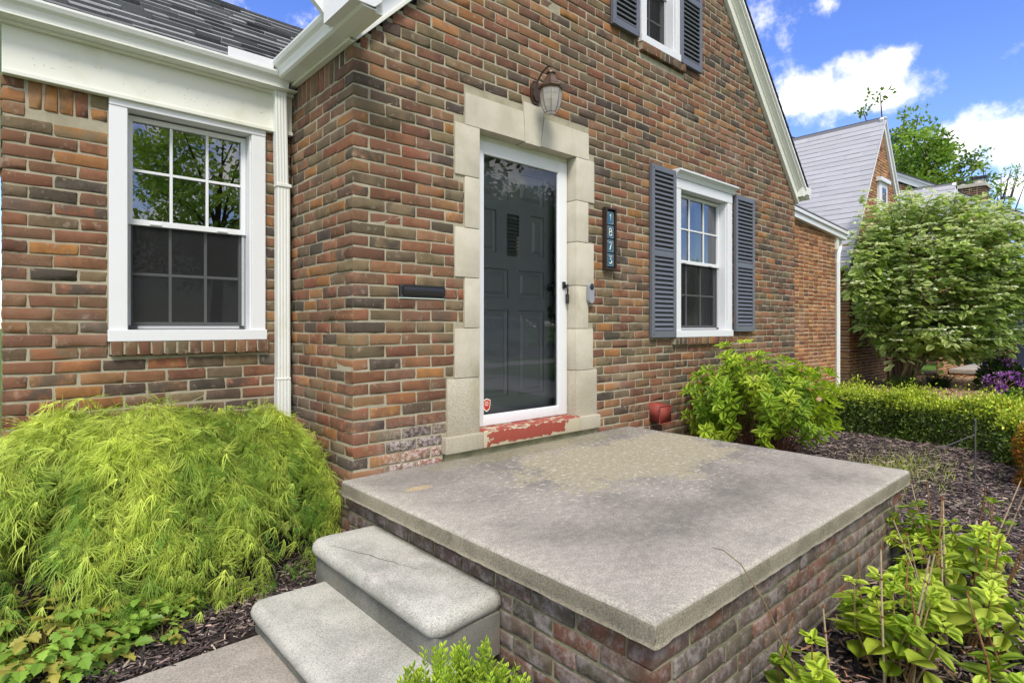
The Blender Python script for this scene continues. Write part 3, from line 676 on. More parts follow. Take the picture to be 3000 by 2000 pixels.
mb.tube([(1.79, y2-.01, .965), (1.79, y2-.05, .955), (1.79, y2-.06, .90), (1.79, y2-.055, .83), (1.79, y2-.03, .785), (1.79, y2, .775)], [.007, .008, .010, .009, .007, .009], 8); mb.build('handle', 'black', idoor)
mb = MB(); mb.box((1.846, y2-.01, .16), (1.884, y2+.06, 2.18), .002); mb.box((.915, y2-.01, .16), (.958, y2+.06, 2.18), .002); mb.box((.915, y2-.01, 2.172), (1.884, y2+.06, 2.2), .002); mb.build('door_jamb', 'trim', idoor)

# ---------------- eaves, gutters, rake boards, roofs
eave = subempty('eaves', house)
mb = MB(); mb.box((-1.482, D-.028, 2.158), (-.002, D+.02, 2.44), .003); mb.box((-1.482, D-.046, 2.150), (-.002, D+.0, 2.176), .004); mb.build('frieze_board', 'trim', eave)
mb = MB(); mb.box((-2.6, D-.125, 2.425), (-.002, D+.02, 2.432), .001); mb.box((-2.6, D-.06, 2.405), (-.002, D-.028, 2.425), .004); mb.build('soffit', 'trim', eave)
mb = MB(); mb.box((-2.6, D-.02, 2.44), (-.03, D+.0, 2.50), .001)
mb.box((-.028, -.03, 2.462), (0.0, D-.03, 2.60), .003); mb.box((-.038, -.03, 2.458), (-.0, D-.03, 2.478), .003); mb.build('frieze_board', 'trim', eave)
GP = [(.0, 0), (-.062, 0), (-.075, .008), (-.079, .03), (-.088, .055), (-.104, .07), (-.112, .09), (-.112, .102), (-.104, .104), (-.104, .098), (-.1, .095), (-.085, .06), (-.07, .035), (-.066, .012), (-.003, .006), (-.003, .1), (0, .1)]
GP = [(a*1.15, b*1.0) for a, b in GP]
mb = MB(); mb.prism(GP, -2.6, -.058, frame=((0, D-.03, 2.420), (1, 0, 0), (0, 1, 0), (0, 0, 1))); mb.build('gutter', 'alu', eave)
mb = MB(); mb.prism(GP, -.36, .79, frame=((-.045, 0, 2.478), (0, 1, 0), (1, 0, 0), (0, 0, 1)), cap=True); mb.build('gutter', 'alu', eave)
mb = MB(); mb.box((-.03, -.03, 2.600), (0, D, 2.606), .001); mb.prism([(-.045, 0), (-.045, .09), (0, .12), (0, 0)], -.34, D, frame=((0, 0, 2.478), (0, 1, 0), (1, 0, 0), (0, 0, 1))); mb.build('fascia', 'trim', eave)
mb = MB(); mb.box((-.44, .778, 2.505), (-.165, .784, 2.585), .002); mb.build('splash_guard', 'white', eave)
# rake boards: local x runs up the slope
def rake(x0, z0, sx, length, slope, name):
    L = math.hypot(1, slope); u = np.array((sx/L, 0, slope/L)); w = np.array((-sx*slope/L, 0, 1/L)); s = subempty(name, house)
    f = ((x0, 0, z0), u, (0, 1, 0), w)
    mb = MB(); mb.box((-.02, -.030, -.005), (length, .02, .10), .003, frame=f); mb.box((-.02, -.040, -.012), (length, .0, .010), .003, frame=f); mb.build('rake_board', 'trim', s)
    mb = MB(); mb.prism([(-.030, .085), (-.040, .088), (-.048, .100), (-.075, .118), (-.092, .125), (-.092, .150), (.02, .150), (.02, .085)], -.05, length, frame=f); mb.build('rake_moulding', 'trim', s)
    mb = MB(); mb.box((-.09, -.115, .152), (length, .2, .172), .003, frame=f); mb.col = (.05, .05, .055); mb.build('roof_edge', 'shingle', s)
PK = 3.01; mbs = 0
rake(6.035, 2.425, -1, 4.45, 1.03, 'rake_trim')
# left rake: wide flat board that turns the corner
f = ((0, 0, 2.482), np.array((1, 0, 1))/math.sqrt(2), (0, 1, 0), np.array((-1, 0, 1))/math.sqrt(2))
mb = MB(); mb.prism([(-.03, 2.480), (5.6, 8.1)]*0 or [(-.012, 2.462), (3.02, 5.50), (3.02, 5.78), (-.26, 2.62), (-.20, 2.57), (-.14, 2.50), (-.012, 2.50)], -.032, .0, frame=((0, 0, 0), (0, 1, 0), (1, 0, 0), (0, 0, 1))); mb.build('rake_board', 'white', eave)
mb = MB(); mb.box((-.01, -.040, -.022), (4.3, .0, .0), .003, frame=((0, 0, 2.49), f[1], f[2], f[3])); mb.build('rake_moulding', 'trim', eave)
mb = MB(); mb.prism([(-.185, 2.49), (-.06, 2.49), (-.02, 2.53), (-.02, 2.62), (-.185, 2.62)], -.37, -.035, frame=((0, 0, 0), (0, 1, 0), (1, 0, 0), (0, 0, 1))); mb.build('gutter_end', 'white', eave)
mb = MB(); mb.prism([(6.10, 2.515), (6.20, 2.515), (6.225, 2.545), (6.225, 2.61), (6.10, 2.61)], -.12, 4, frame=((0, 0, 0), (0, 1, 0), (1, 0, 0), (0, 0, 1))); mb.box((6.03, -.095, 2.49), (6.098, 4, 2.60), .003); mb.build('gutter', 'alu', eave)
def shingle_roof(name, parent, o, u, v, wlen, hlen, mat, c0, expo=.127, tab=.25, th=.012, irr=.3, cvar=.25, base=None, under=True):
    """o origin at eave; u along eave; v up the slope (unit)"""
    o, u, v = [np.array(q, float) for q in (o, u, v)]; n = np.cross(u, v); n = n if n[2] > 0 else -n
    LO, HI, C = [], [], []; rowsN = int(hlen/expo)
    for r in range(rowsN):
        x = -rng.uniform(0, tab)
        while x < wlen:
            w = tab*rng.uniform(1-irr, 1+irr); a, b = max(x, 0), min(x+w, wlen)
            if b-a > .01:
                jj = rng.uniform(-.018, .018)*(irr > .2); LO.append((a+.001, r*expo+jj, 0)); HI.append((b-.001, r*expo+expo*1.06, 0)); C.append(c0*(rng.uniform(1-cvar, 1+cvar) if cvar < .2 else (rng.uniform(.45, .7) if rng.random() < .3 else rng.uniform(.9, 1.25))))
            x += w
    LO = np.array(LO); HI = np.array(HI); N = len(LO); t = th*rng.uniform(.75, 1.25, N)
    P = np.zeros((N, 8, 3))
    for i, (sx, sy, sz) in enumerate(((0, 0, 0), (1, 0, 0), (1, 1, 0), (0, 1, 0), (0, 0, 1), (1, 0, 1), (1, 1, 1), (0, 1, 1))):
        X = LO[:, 0] if not sx else HI[:, 0]; Y_ = LO[:, 1] if not sy else HI[:, 1]; Z = np.where(sz, (t if not sy else t*.12), -.004)
        P[:, i] = o+X[:, None]*u+Y_[:, None]*v+Z[:, None]*n
    F = np.array([(4, 5, 6, 7), (0, 1, 5, 4), (1, 2, 6, 5), (3, 0, 4, 7)]); F = (F[None]+np.arange(N)[:, None, None]*8).reshape(-1, 4)
    V = P.reshape(-1, 3); cc = np.repeat(np.array(C), 8, 0)
    V = np.vstack([V, [o-.01*n, o+wlen*u-.01*n, o+wlen*u+hlen*v-.01*n, o+hlen*v-.01*n]]); F = np.vstack([F, [[N*8, N*8+1, N*8+2, N*8+3]]]); cc = np.vstack([cc, np.tile(np.array(c0)*.4, (4, 1))])
    return make(name, V, [F], mat, parent, False, {'ca': cc})
DK = np.array((.115, .118, .122))
s = 1/math.hypot(1, .8); shingle_roof('roof', house, (-2.7, D-.10, 2.530), (1, 0, 0), (0, s, .8*s), 4.6, 1.62, 'shingle', DK*1.9, .112, .19, .024, .35, .35)
s = 1/math.sqrt(2); shingle_roof('roof', house, (-.10, -.11, 2.63), (0, 1, 0), (s, 0, s), 7, 4.42, 'shingle', DK); shingle_roof('roof', house, (6.19, -.11, 2.60), (0, 1, 0), (-.697, 0, .717), 7, 4.46, 'shingle', DK)
# back slope and end so the left wing is a closed volume
mb = MB(); mb.poly([(-1.478, D+.01, 2.15), (-1.478, D+.01, 2.5), (-1.478, 2.35, 3.55), (-1.478, 3.8, 2.5), (-1.478, 3.8, 2.15)]); mb.box((-1.478, D+.02, 2.46), (0, D+.4, 2.47), .001); mb.build('gable_end', 'trim', house)
s = 1/math.hypot(1, .8); mb = MB(); mb.add([(-2.7, 2.18, 3.535), (1.9, 2.18, 3.535), (1.9, 3.9, 2.2), (-2.7, 3.9, 2.2)], np.array([[0, 1, 2, 3]])); mb.col = DK; mb.build('roof', 'shingle', house)
mb = MB(); mb.lathe([(.0, 0)]*2, (0, 0, 0)) if 0 else None
for z in ():
    pass
# nail heads on the frieze
rn = random.Random(3)
for i in range(34):
    mb = MB(); X = rn.uniform(-1.4, -.1); Z = rn.choice((2.235, 2.262, 2.30))+rn.uniform(-.006, .006); mb.lathe([(0, .0016), (.0022, .0012), (.003, 0)], (X, D-.028, Z), 6, frame=((1, 0, 0), (0, 0, 1), (0, -1, 0))); mb.build('nail_head', 'screenframe', eave)
# ---------------- downspout
ds = subempty('downspout', house)
def spout(pts, w=.078, d=.058, name='pipe'):
    mb = MB(); n = 9; prof = []
    for i in range(n): prof.append((-w/2+w*i/(n-1), -d/2-(.0025 if i % 2 else 0)))
    prof += [(w/2, d/2), (-w/2, d/2)]; m = len(prof); V = []; 
    for (X, Y_, Z) in pts: V += [(X+a, Y_+b, Z) for a, b in prof]
    i = np.arange(len(pts)-1)[:, None]*m; j = np.arange(m)[None]; jn = (j+1) % m
    mb.add(V, np.stack([i+j, i+jn, i+m+jn, i+m+j], 2).reshape(-1, 4)); return mb.build(name, 'alu', ds)
yd = D-.035
spout([(-.098, yd-.02, 2.425), (-.096, yd-.02, 2.33), (-.078, yd, 1.80)], .076); spout([(-.072, yd, 1.815), (-.070, yd, .50)], .082, .062); spout([(-.070, yd, .51), (-.068, yd, -.30), (-.066, yd-.08, -.42), (-.066, yd-.14, -.46)], .088, .064, 'elbow')
mb = MB(); mb.box((-.118, yd-.040, 1.79), (-.022, yd+.03, 1.812), .003); mb.build('strap', 'alu', ds); mb = MB(); mb.box((-.115, yd-.036, .50), (-.025, yd+.03, .515), .003); mb.build('strap', 'alu', ds)

# ================================================================== wall fittings (things of their own)
lamp = thing('wall_lantern', (1.4, 0, 2.55), 'bronze carriage lantern with curved glass panes above the keystone', 'lantern')
cx, cy, cz = 1.435, -.165, 2.50
mb = MB(); oc = [(math.cos(a)*.055, math.sin(a)*.092) for a in np.linspace(0, 2*math.pi, 8, endpoint=False)+math.pi/8]
mb.prism([(cx+a, 2.565+b) for a, b in oc], -.014, 0, frame=((0, 0, 0), (0, 1, 0), (1, 0, 0), (0, 0, 1))); mb.prism([(cx+a*.7, 2.565+b*.75) for a, b in oc], -.026, -.013, frame=((0, 0, 0), (0, 1, 0), (1, 0, 0), (0, 0, 1))); mb.build('backplate', 'bronze', lamp)
mb = MB(); th = np.linspace(0, 1, 12); mb.tube([(cx, -.02, 2.60)]+[(cx, -.02-.145*(1-math.cos(t*math.pi*.92))/2*1.0, 2.60+.115*math.sin(t*math.pi*.62)) for t in th[1:]], .0065, 8)
mb.tube([(cx, cy, 2.70), (cx, cy, 2.655)], .006, 8); mb.build('arm', 'bronze', lamp)
mb = MB()
def hexa(profile, mb, k=8, col=None):
    mb.lathe(profile, (cx, cy, 0), k)
hexa([(.004, 2.672), (.03, 2.668), (.036, 2.655), (.026, 2.650), (.026, 2.640)], mb, 12); hexa([(.030, 2.642), (.068, 2.578), (.070, 2.574)], mb); hexa([(.066, 2.580), (.086, 2.566), (.092, 2.552), (.086, 2.540), (.070, 2.540)], mb)
mb.build('canopy', 'bronze', lamp)
pr = [(.076, 2.540), (.078, 2.500), (.072, 2.455), (.060, 2.410), (.040, 2.375)]
mb = MB(); hexa(pr+[(.0, 2.368)], mb); mb.build('panes', 'lampglass', lamp)
mb = MB()
for a in np.linspace(0, 2*math.pi, 8, endpoint=False): mb.tube([(cx+r*1.01*math.cos(a), cy+r*1.01*math.sin(a), z) for r, z in pr], .0022, 5)
for r, z in (pr[-1], pr[0]): mb.tube([(cx+r*1.01*math.cos(a), cy+r*1.01*math.sin(a), z) for a in np.linspace(0, 2*math.pi, 9)], .0022, 5)
for a in np.linspace(0, 2*math.pi, 8, endpoint=False): mb.tube([(cx+.04*math.cos(a), cy+.04*math.sin(a), 2.375), (cx, cy, 2.368)], .0012, 4)
mb.build('cage', 'bronze', lamp)
mb = MB(); mb.lathe([(.012, 2.575), (.012, 2.53), (.017, 2.515), (.014, 2.49), (.005, 2.475), (0, 2.473)], (cx, cy, 0), 10); mb.build('bulb', 'bulb', lamp)

slot = thing('mail_slot', (.47, 0, 1.07), 'black metal mail slot set in the brick left of the door', 'mail slot')
mb = MB(); mb.box((.303, -.010, 1.034), (.632, .03, 1.112), .003, TR2); mb.build('plate', 'black', slot)
mb = MB(); mb.prism([(-.011, 1.047), (-.018, 1.050), (-.024, 1.072), (-.020, 1.094), (-.011, 1.098)], .322, .612); mb.build('flap', 'black', slot, True)
for X in (.312, .623):
    for Z in (1.043, 1.103): mb = MB(); mb.lathe([(0, .004), (.004, .003), (.005, 0)], (X, -.010, Z), 8, frame=((1, 0, 0), (0, 0, 1), (0, -1, 0))); mb.build('screw_head', 'rod', slot)

plq = thing('house_number_plaque', (2.3, 0, 1.58), 'black framed vertical plaque with four blue number tiles reading 1873', 'house number')
px0, px1, pz0, pz1, py = 2.205, 2.345, 1.322, 1.836, -.045
mb = MB(); t = .016
mb.box((px0, py, pz0), (px0+t, -.002, pz1), .002); mb.box((px1-t, py, pz0), (px1, -.002, pz1), .002); mb.box((px0+t, py, pz0), (px1-t, -.002, pz0+t), .002); mb.box((px0+t, py, pz1-t), (px1-t, -.002, pz1), .002); mb.box((px0+t, -.018, pz0+t), (px1-t, -.002, pz1-t), .001); mb.build('frame', 'wood', plq)
DG = {'1': [[(-.25, .5), (.1, .8), (.1, -.8)]], '8': [[(.02+.42*math.sin(a)*1.0, .42+.36*math.cos(a)) for a in np.linspace(0, 2*math.pi, 15)][:], [(.02+.5*math.sin(a), -.36+.42*math.cos(a)) for a in np.linspace(0, 2*math.pi, 17)]],
      '7': [[(-.55, .75), (.55, .75), (.1, .0), (-.2, -.8)]], '3': [[(-.4, .78), (.45, .78), (.0, .2), (.35, .02), (.48, -.3), (.25, -.68), (-.1, -.8), (-.45, -.6)]]}
tz = (pz1-pz0-2*t-.02)/4; tw = px1-px0-2*t-.024
for i, dgt in enumerate('1873'):
    zc = pz1-t-.01-tz*(i+.5); xc = (px0+px1)/2; hw, hh = tw/2, tz/2-.005
    mb = MB(); mb.box((xc-hw, -.030, zc-hh), (xc+hw, -.018, zc+hh), .002); tl = mb.build('tile', 'tileblue', plq)
    mb = MB(); b = .005
    e = [(xc-hw+b, zc-hh+b), (xc+hw-b, zc-hh+b), (xc+hw-b, zc+hh-b), (xc-hw+b, zc+hh-b), (xc-hw+b, zc-hh+b)]
    for (p, q) in zip(e[:-1], e[1:]): mb.tube([(p[0], -.030, p[1]), (q[0], -.030, q[1])], .0006, 4)
    for st in DG[dgt]: mb.tube([(xc+a*hw*.85, -.0305, zc+b_*hh*.74) for a, b_ in st], .0042, 5)
    for sx, sz in ((-1, 1), (1, -1)): mb.lathe([(0, .001), (.002, .0007), (.0025, 0)], (xc+sx*(hw-.010), -.030, zc+sz*(hh-.012)), 8, frame=((1, 0, 0), (0, 0, 1), (0, -1, 0)))
    mb.build('digit', 'cream', tl)

bell = thing('doorbell', (2.04, 0, 1.12), 'grey pill-shaped video doorbell with a black lens on the stone jamb', 'doorbell')
def pill(w, h, n=10): return [(w*math.cos(a), h-w+w*math.sin(a)) for a in np.linspace(0, math.pi, n)]+[(w*math.cos(a), -h+w+w*math.sin(a)) for a in np.linspace(math.pi, 2*math.pi, n)]
mb = MB(); mb.prism([(2.030+a, 1.122+b) for a, b in pill(.030, .080)], -.040, -.012, frame=((0, 0, 0), (0, 1, 0), (1, 0, 0), (0, 0, 1))); mb.build('body', 'bellgrey', bell)
mb = MB(); mb.lathe([(0, .004), (.018, .004), (.024, .002), (.026, 0)], (2.030, -.040, 1.173), 18, frame=((1, 0, 0), (0, 0, 1), (0, -1, 0))); mb.lathe([(0, .006), (.006, .0055), (.008, .003)], (2.030, -.040, 1.173), 12, frame=((1, 0, 0), (0, 0, 1), (0, -1, 0))); mb.build('lens', 'black', bell)

vent = thing('wall_vent', (2.95, 0, .09), 'red-painted metal vent hood low on the wall beside the porch', 'vent')
mb = MB(); A = [(2.87, 0, .17), (3.0, 0, .17), (3.0, 0, .02), (2.87, 0, .02)]; B = [(2.855, -.13, .145), (3.015, -.13, .145), (3.02, -.13, .0), (2.85, -.13, .0)]
mb.add(A+B, np.array([(0, 1, 5, 4), (1, 2, 6, 5), (2, 3, 7, 6), (3, 0, 4, 7), (4, 5, 6, 7)])); mb.build('hood', 'red', vent, True)
mb = MB(); mb.tube([(2.835, -.13, -.005), (3.035, -.13, -.005), (3.03, -.13, .15), (2.84, -.13, .15), (2.835, -.13, -.005)], .005, 5); mb.build('rim', 'red', vent)

# ================================================================== porch, steps, path
porch = thing('porch', (1.25, -1, -.5), 'raised concrete porch slab on a brick base in front of the door', 'porch')
def slab_mesh(x0, x1, y0, y1, z0, z1, r, name, mats, parent, jit=.0015, nx=60, ny=50):
    """box with a rounded, slightly worn top edge; side faces take second material"""
    def line(a, b, n): return np.concatenate([[a, a+r*.3, a+r], np.linspace(a+r, b-r, n+1)[1:-1], [b-r, b-r*.3, b]])
    X = line(x0, x1, nx); Y_ = line(y0, y1, ny); G = np.stack(np.meshgrid(X, Y_, indexing='ij'), 2); n, m = len(X), len(Y_)
    cx_ = np.clip(G[:, :, 0], x0+r, x1-r); cy_ = np.clip(G[:, :, 1], y0+r, y1-r); d = np.hypot(G[:, :, 0]-cx_, G[:, :, 1]-cy_); d = np.minimum(d, r)
    Z = z1-r+np.sqrt(np.maximum(r*r-d*d, 0)); Z = Z+rng.normal(0, jit*.25, Z.shape)
    V = [np.dstack([G, Z]).reshape(-1, 3)]; i, j = np.meshgrid(np.arange(n-1), np.arange(m-1), indexing='ij'); idx = i*m+j
    Q = [np.stack([idx, idx+m, idx+m+1, idx+1], 2).reshape(-1, 4)]; mi = [np.zeros(len(Q[0]), int)]
    per = [(i_, 0) for i_ in range(n)]+[(n-1, j_) for j_ in range(1, m)]+[(i_, m-1) for i_ in range(n-2, -1, -1)]+[(0, j_) for j_ in range(m-2, 0, -1)]
    pid = np.array([a*m+b for a, b in per]); P = V[0][pid]; k = n*m; L = len(pid); zs_ = np.linspace(0, 1, 5)[1:]; prev = pid
    for q, t_ in enumerate(zs_):
        R = P.copy(); R[:, 2] = P[:, 2]*(1-t_)+z0*t_; R[:, :2] += rng.normal(0, jit, (L, 2)); V.append(R); cur = np.arange(k, k+L); k += L
        a = np.arange(L); b = (a+1) % L; Q.append(np.stack([prev[a], prev[b], cur[b], cur[a]], 1)[:, ::-1]); mi.append(np.ones(L, int)); prev = cur
    V.append(np.array([[(x0+x1)/2, (y0+y1)/2, z0]])); a = np.arange(L)
    T = np.stack([prev[a], prev[(a+1) % L], np.full(L, k)], 1)
    return make(name, np.vstack(V), [np.vstack(Q), T], mats, parent, True, None, np.concatenate(mi+[np.ones(L, int)]))
slab_mesh(-.068, 2.56, -2.055, -.001, -.083, 0, .012, 'slab', ['slab', 'slabside'], porch, .0018)
PB = [(fr((-.025, -2.02, 0), (1, 0, 0), (0, 1, 0)), 0, 2.54), (fr((-.025, -2.02, 0), (0, 1, 0), (1, 0, 0)), 0, 2.02), (fr((2.515, -2.02, 0), (0, 1, 0), (-1, 0, 0)), 0, 2.02)]
runs = []
for i, (f_, a, b) in enumerate(PB):
    r_ = brick_run(a, b, -.62, -.090, (), 'corner' if i == 0 else 'return', None, 0)
    runs.append((f_, r_, 0))
# fill beside the corner bricks on the return faces
brick_mesh('brick_base', runs, porch, 'brick_dirty', PALD, [2.5, 3, 2.5, 1.2, 2.2])
for f_, a, b in PB: mortar_sheet([(f_, .004, b-.004, -.62, -.0825, [], None)], porch, 'mortar', 'mortar_dirty', .005)
steps = thing('concrete_steps', (-.3, -.8, -.5), 'two grey bullnose concrete steps down from the left side of the porch', 'steps')
def bullnose(x0, x1, y0, y1, zt, th, name, parent):
    """tread with rounded front (x0) and ends"""
    r = th/2; V, F = None, None; cr_ = .022
    n = 10; prof = [(math.cos(a), math.sin(a)) for a in np.linspace(math.pi/2, -math.pi/2, n)]
    corners = []; rc = cr_; pts = []
    for cx_, cy_, a0 in ((x0+rc+r, y0+rc+r, math.pi), (x1, y0+rc+r, None), (x1, y1-rc-r, None), (x0+rc+r, y1-rc-r, math.pi/2)):
        if a0 is None: pts.append((cx_, cy_, (0, -1) if cy_ < (y0+y1)/2 else (0, 1))); continue
        rng_ = np.linspace(a0, a0+math.pi/2, 7) if cy_ < (y0+y1)/2 else np.linspace(a0, a0+math.pi/2, 7)
        for a in rng_: pts.append((cx_+rc*math.cos(a), cy_+rc*math.sin(a), (math.cos(a), math.sin(a))))
    # order loop: front-low corner (pi..3pi/2), back-low, back-high, front-high corner (pi/2..pi)
    K = len(pts); V = []
    dense = []
    for i in range(K):
        p, q = pts[i], pts[(i+1) % K]; dl = math.hypot(q[0]-p[0], q[1]-p[1]); m_ = max(1, int(dl/.03))
        for s_ in range(m_): t_ = s_/m_; dense.append((p[0]+(q[0]-p[0])*t_, p[1]+(q[1]-p[1])*t_, (p[2][0]+(q[2][0]-p[2][0])*t_, p[2][1]+(q[2][1]-p[2][1])*t_)))
    K = len(dense)
    mx_, my_ = (x0+x1)/2, (y0+y1)/2
    for (a, b, nn) in dense: V.append((mx_+(a-mx_)*.8, my_+(b-my_)*.93, zt))
    n += 1
    for c_, s_ in prof:
        for (a, b, nn) in dense: V.append((a+nn[0]*r*c_+rng.normal(0, .0006), b+nn[1]*r*c_+rng.normal(0, .0006), zt-r+r*s_+rng.normal(0, .0005)))
    i = np.arange(n-1)[:, None]*K; j = np.arange(K)[None]; jn = (j+1) % K; Q = np.stack([i+j, i+K+j, i+K+jn, i+jn], 2).reshape(-1, 4)
    V = V+[((x0+x1)/2, (y0+y1)/2, zt), ((x0+x1)/2, (y0+y1)/2, zt-th)]; a = np.arange(K)
    T = np.vstack([np.stack([a, (a+1) % K, np.full(K, len(V)-2)], 1), np.stack([(n-1)*K+(a+1) % K, (n-1)*K+a, np.full(K, len(V)-1)], 1)])
    return make(name, V, [Q, T], 'step', parent, True)
st1 = bullnose(-.365, -.03, -1.345, -.262, -.175, .084, 'tread', steps); st2 = bullnose(-.675, -.25, -1.42, -.345, -.352, .084, 'tread', steps)
mb = MB(); mb.box((-.337, -1.320, -.42), (-.03, -.288, -.252), .006, TR2); mb.build('riser', 'riser', steps, True)
mb = MB(); mb.box((-.648, -1.395, -.62), (-.20, -.372, -.432), .006, TR2); mb.build('riser', 'riser', steps, True)
# hairline crack across the upper tread
ck = MB(); rr = random.Random(5); pts = [(-.335, -.42)]; 
for i in range(46): pts.append((pts[-1][0]+.0042+rr.uniform(-.004, .004), pts[-1][1]-.012+rr.uniform(-.005, .005)))
V = []; 
for i, (a, b) in enumerate(pts): w = .0013*(1-abs(i/23-1)*.8)+.0003; V += [(a-w, b, -.1746+.0006), (a+w, b, -.1746+.0006)]
i = np.arange(len(pts)-1)*2; ck.add(V, np.stack([i, i+1, i+3, i+2], 1)); ck.build('crack', 'dark', st1)

# ---------------- ground
def sheet(name, pts, z, mat, kind='structure', label=None):
    mb = MB(); n = len(pts); mb.poly([(p[0], p[1], z) for p in pts]); o = mb.build(name, mat); o['kind'] = kind; return o
sheet('ground', [(-400, -400), (400, -400), (400, 400), (-400, 400)], -.520, 'lawn')
def bumpy(name, x0, x1, y0, y1, z, mat, amp=.012, step=.05, keep=None):
    xs = np.arange(x0, x1+step, step); ys = np.arange(y0, y1+step, step); G = np.stack(np.meshgrid(xs, ys, indexing='ij'), 2); n, m = G.shape[:2]
    Z = z+amp*(np.sin(G[:, :, 0]*3.1+1)*np.cos(G[:, :, 1]*4.3)+.6*np.sin(G[:, :, 0]*11+G[:, :, 1]*7)+rng.normal(0, .35, (n, m)))
    i, j = np.meshgrid(np.arange(n-1), np.arange(m-1), indexing='ij'); idx = (i*m+j).ravel(); Q = np.stack([idx, idx+m, idx+m+1, idx+1], 1)
    if keep is not None: cx_ = G[:-1, :-1].reshape(-1, 2)+step/2; Q = Q[keep(cx_)]
    o = make(name, np.dstack([G, Z]).reshape(-1, 3), [Q], mat, None, True); o['kind'] = 'structure'; return o
inpath = lambda c: (c[:, 0] < -.55) & (c[:, 1] < -.405) & (c[:, 1] > -1.40)
bumpy('mulch_bed', -2.6, 9.2, -4.2, 1.0, -.49, 'soil', .010, .06, lambda c: ~inpath(c) & ((c[:, 0] < 6.2) | (c[:, 1] > -2.6)))
mb = MB(); mb.box((-9, -1.385, -.60), (-.58, -.425, -.478), .008, TR2); p = mb.build('path', 'path', None, True); p['kind'] = 'structure'
# street side, seen mirrored in the glass
sheet('front_lawn', [(-30, -11), (60, -11), (60, -4.2), (-30, -4.2)], -.512, 'lawn')
sheet('pavement', [(-60, -13), (90, -13), (90, -11.4), (-60, -11.4)], -.500, 'pave')
sheet('road', [(-90, -24), (120, -24), (120, -15), (-90, -15)], -.504, 'asphalt')
mb = MB(); mb.box((-90, -15.0, -.55), (120, -14.85, -.42), .01); mb.box((-90, -24.15, -.55), (120, -24.0, -.42), .01); o = mb.build('kerb', 'pave'); o['kind'] = 'structure'
sheet('driveway', [(6.4, -15), (9.0, -15), (9.0, 12), (6.4, 12)], -.503, 'pave')
sheet('walkway', [(-3.2, -11.4), (-2.0, -11.4), (-2.0, -1.39), (-3.2, -1.39)], -.5, 'path')
bumpy('neighbour_bed', 9.2, 22, -1.0, 1.4, -.47, 'tanchip', .012, .08); sheet('neighbour_lawn', [(9.0, -1.0), (40, -1.0), (40, -10.9), (9.0, -10.9)], -.49, 'lawn')

# ================================================================== scatter tools
def unit(v): return v/(np.linalg.norm(v, axis=-1, keepdims=True)+1e-9)
def scatter(T, pos, axis, nrm, sc, col, shade=None):
    """T=(V,[F]) template, y = leaf axis, z = normal. col (N,3)"""
    TV, TF = T; pos = np.asarray(pos, float); N = len(pos); y = unit(axis); x = unit(np.cross(y, nrm)); z = np.cross(x, y); sc = np.broadcast_to(np.asarray(sc, float), (N,))
    P = pos[:, None]+sc[:, None, None]*(TV[None, :, 0:1]*x[:, None]+TV[None, :, 1:2]*y[:, None]+TV[None, :, 2:3]*z[:, None])
    m = len(TV); F = [(f[None]+np.arange(N)[:, None, None]*m).reshape(-1, f.shape[1]) for f in TF]
    c = np.repeat(col, m, 0); return P.reshape(-1, 3), F, c
def join(parts):
    V, C, out, off = [], [], {}, 0
    for v, F, c in parts:
        V.append(v); C.append(c)
        for f in F: out.setdefault(f.shape[1], []).append(f+off)
        off += len(v)
    return np.vstack(V), [np.vstack(x) for x in out.values()], np.vstack(C)
def leafT(w=.5, n=4, fold=.12, droop=.15, shape='oval', serr=0.):
    t = np.linspace(0, 1, n+1); V = [(0, a, -droop*a*a) for a in t]; mid = list(range(n+1)); L = [0]; Rr = [0]
    for i in range(1, n):
        a = t[i]; ww = w/2*(math.sin(math.pi*a**(.75 if shape == 'oval' else .6)))**.8*(1+serr*(-1)**i)
        L.append(len(V)); V.append((-ww, a+(.03 if i < n-1 else 0), fold*ww*2-droop*a*a)); Rr.append(len(V)); V.append((ww, a+(.03 if i < n-1 else 0), fold*ww*2-droop*a*a))
    L.append(n); Rr.append(n); Q = []; T = []
    for i in range(n):
        for side in (L, Rr):
            q = [mid[i], side[i], side[i+1], mid[i+1]]; q = list(dict.fromkeys(q)); (Q if len(q) == 4 else T).append(q)
    return np.array(V, float), [np.array(q) for q in (Q, T) if q]
LEAF = leafT(.52, 5, .05, .16); BROAD = leafT(.78, 6, .05, .16, 'oval', .05); NARROW = leafT(.36, 4, .1, .1); SMALL = (np.array([(0, 0, 0), (-.28, .5, .06), (0, 1, -.02), (.28, .5, .06)], float), [np.array([(0, 3, 2), (0, 2, 1)])]); TINY = SMALL
def palcol(n, pal, var=.12):
    P = np.array(pal); return np.clip(P[rng.integers(0, len(P), n)]*rng.normal(1, var, (n, 1))*rng.normal(1, .04, (n, 3)), .004, .9)
def rdir(n): return unit(rng.normal(0, 1, (n, 3)))
G_BRIGHT = [srgb(150, 186, 52), srgb(128, 172, 46), srgb(170, 200, 66), srgb(108, 152, 44)]; G_MID = [srgb(96, 136, 52), srgb(118, 156, 62), srgb(78, 116, 46)]; G_DARK = [srgb(44, 66, 28), srgb(54, 80, 32), srgb(34, 54, 24)]

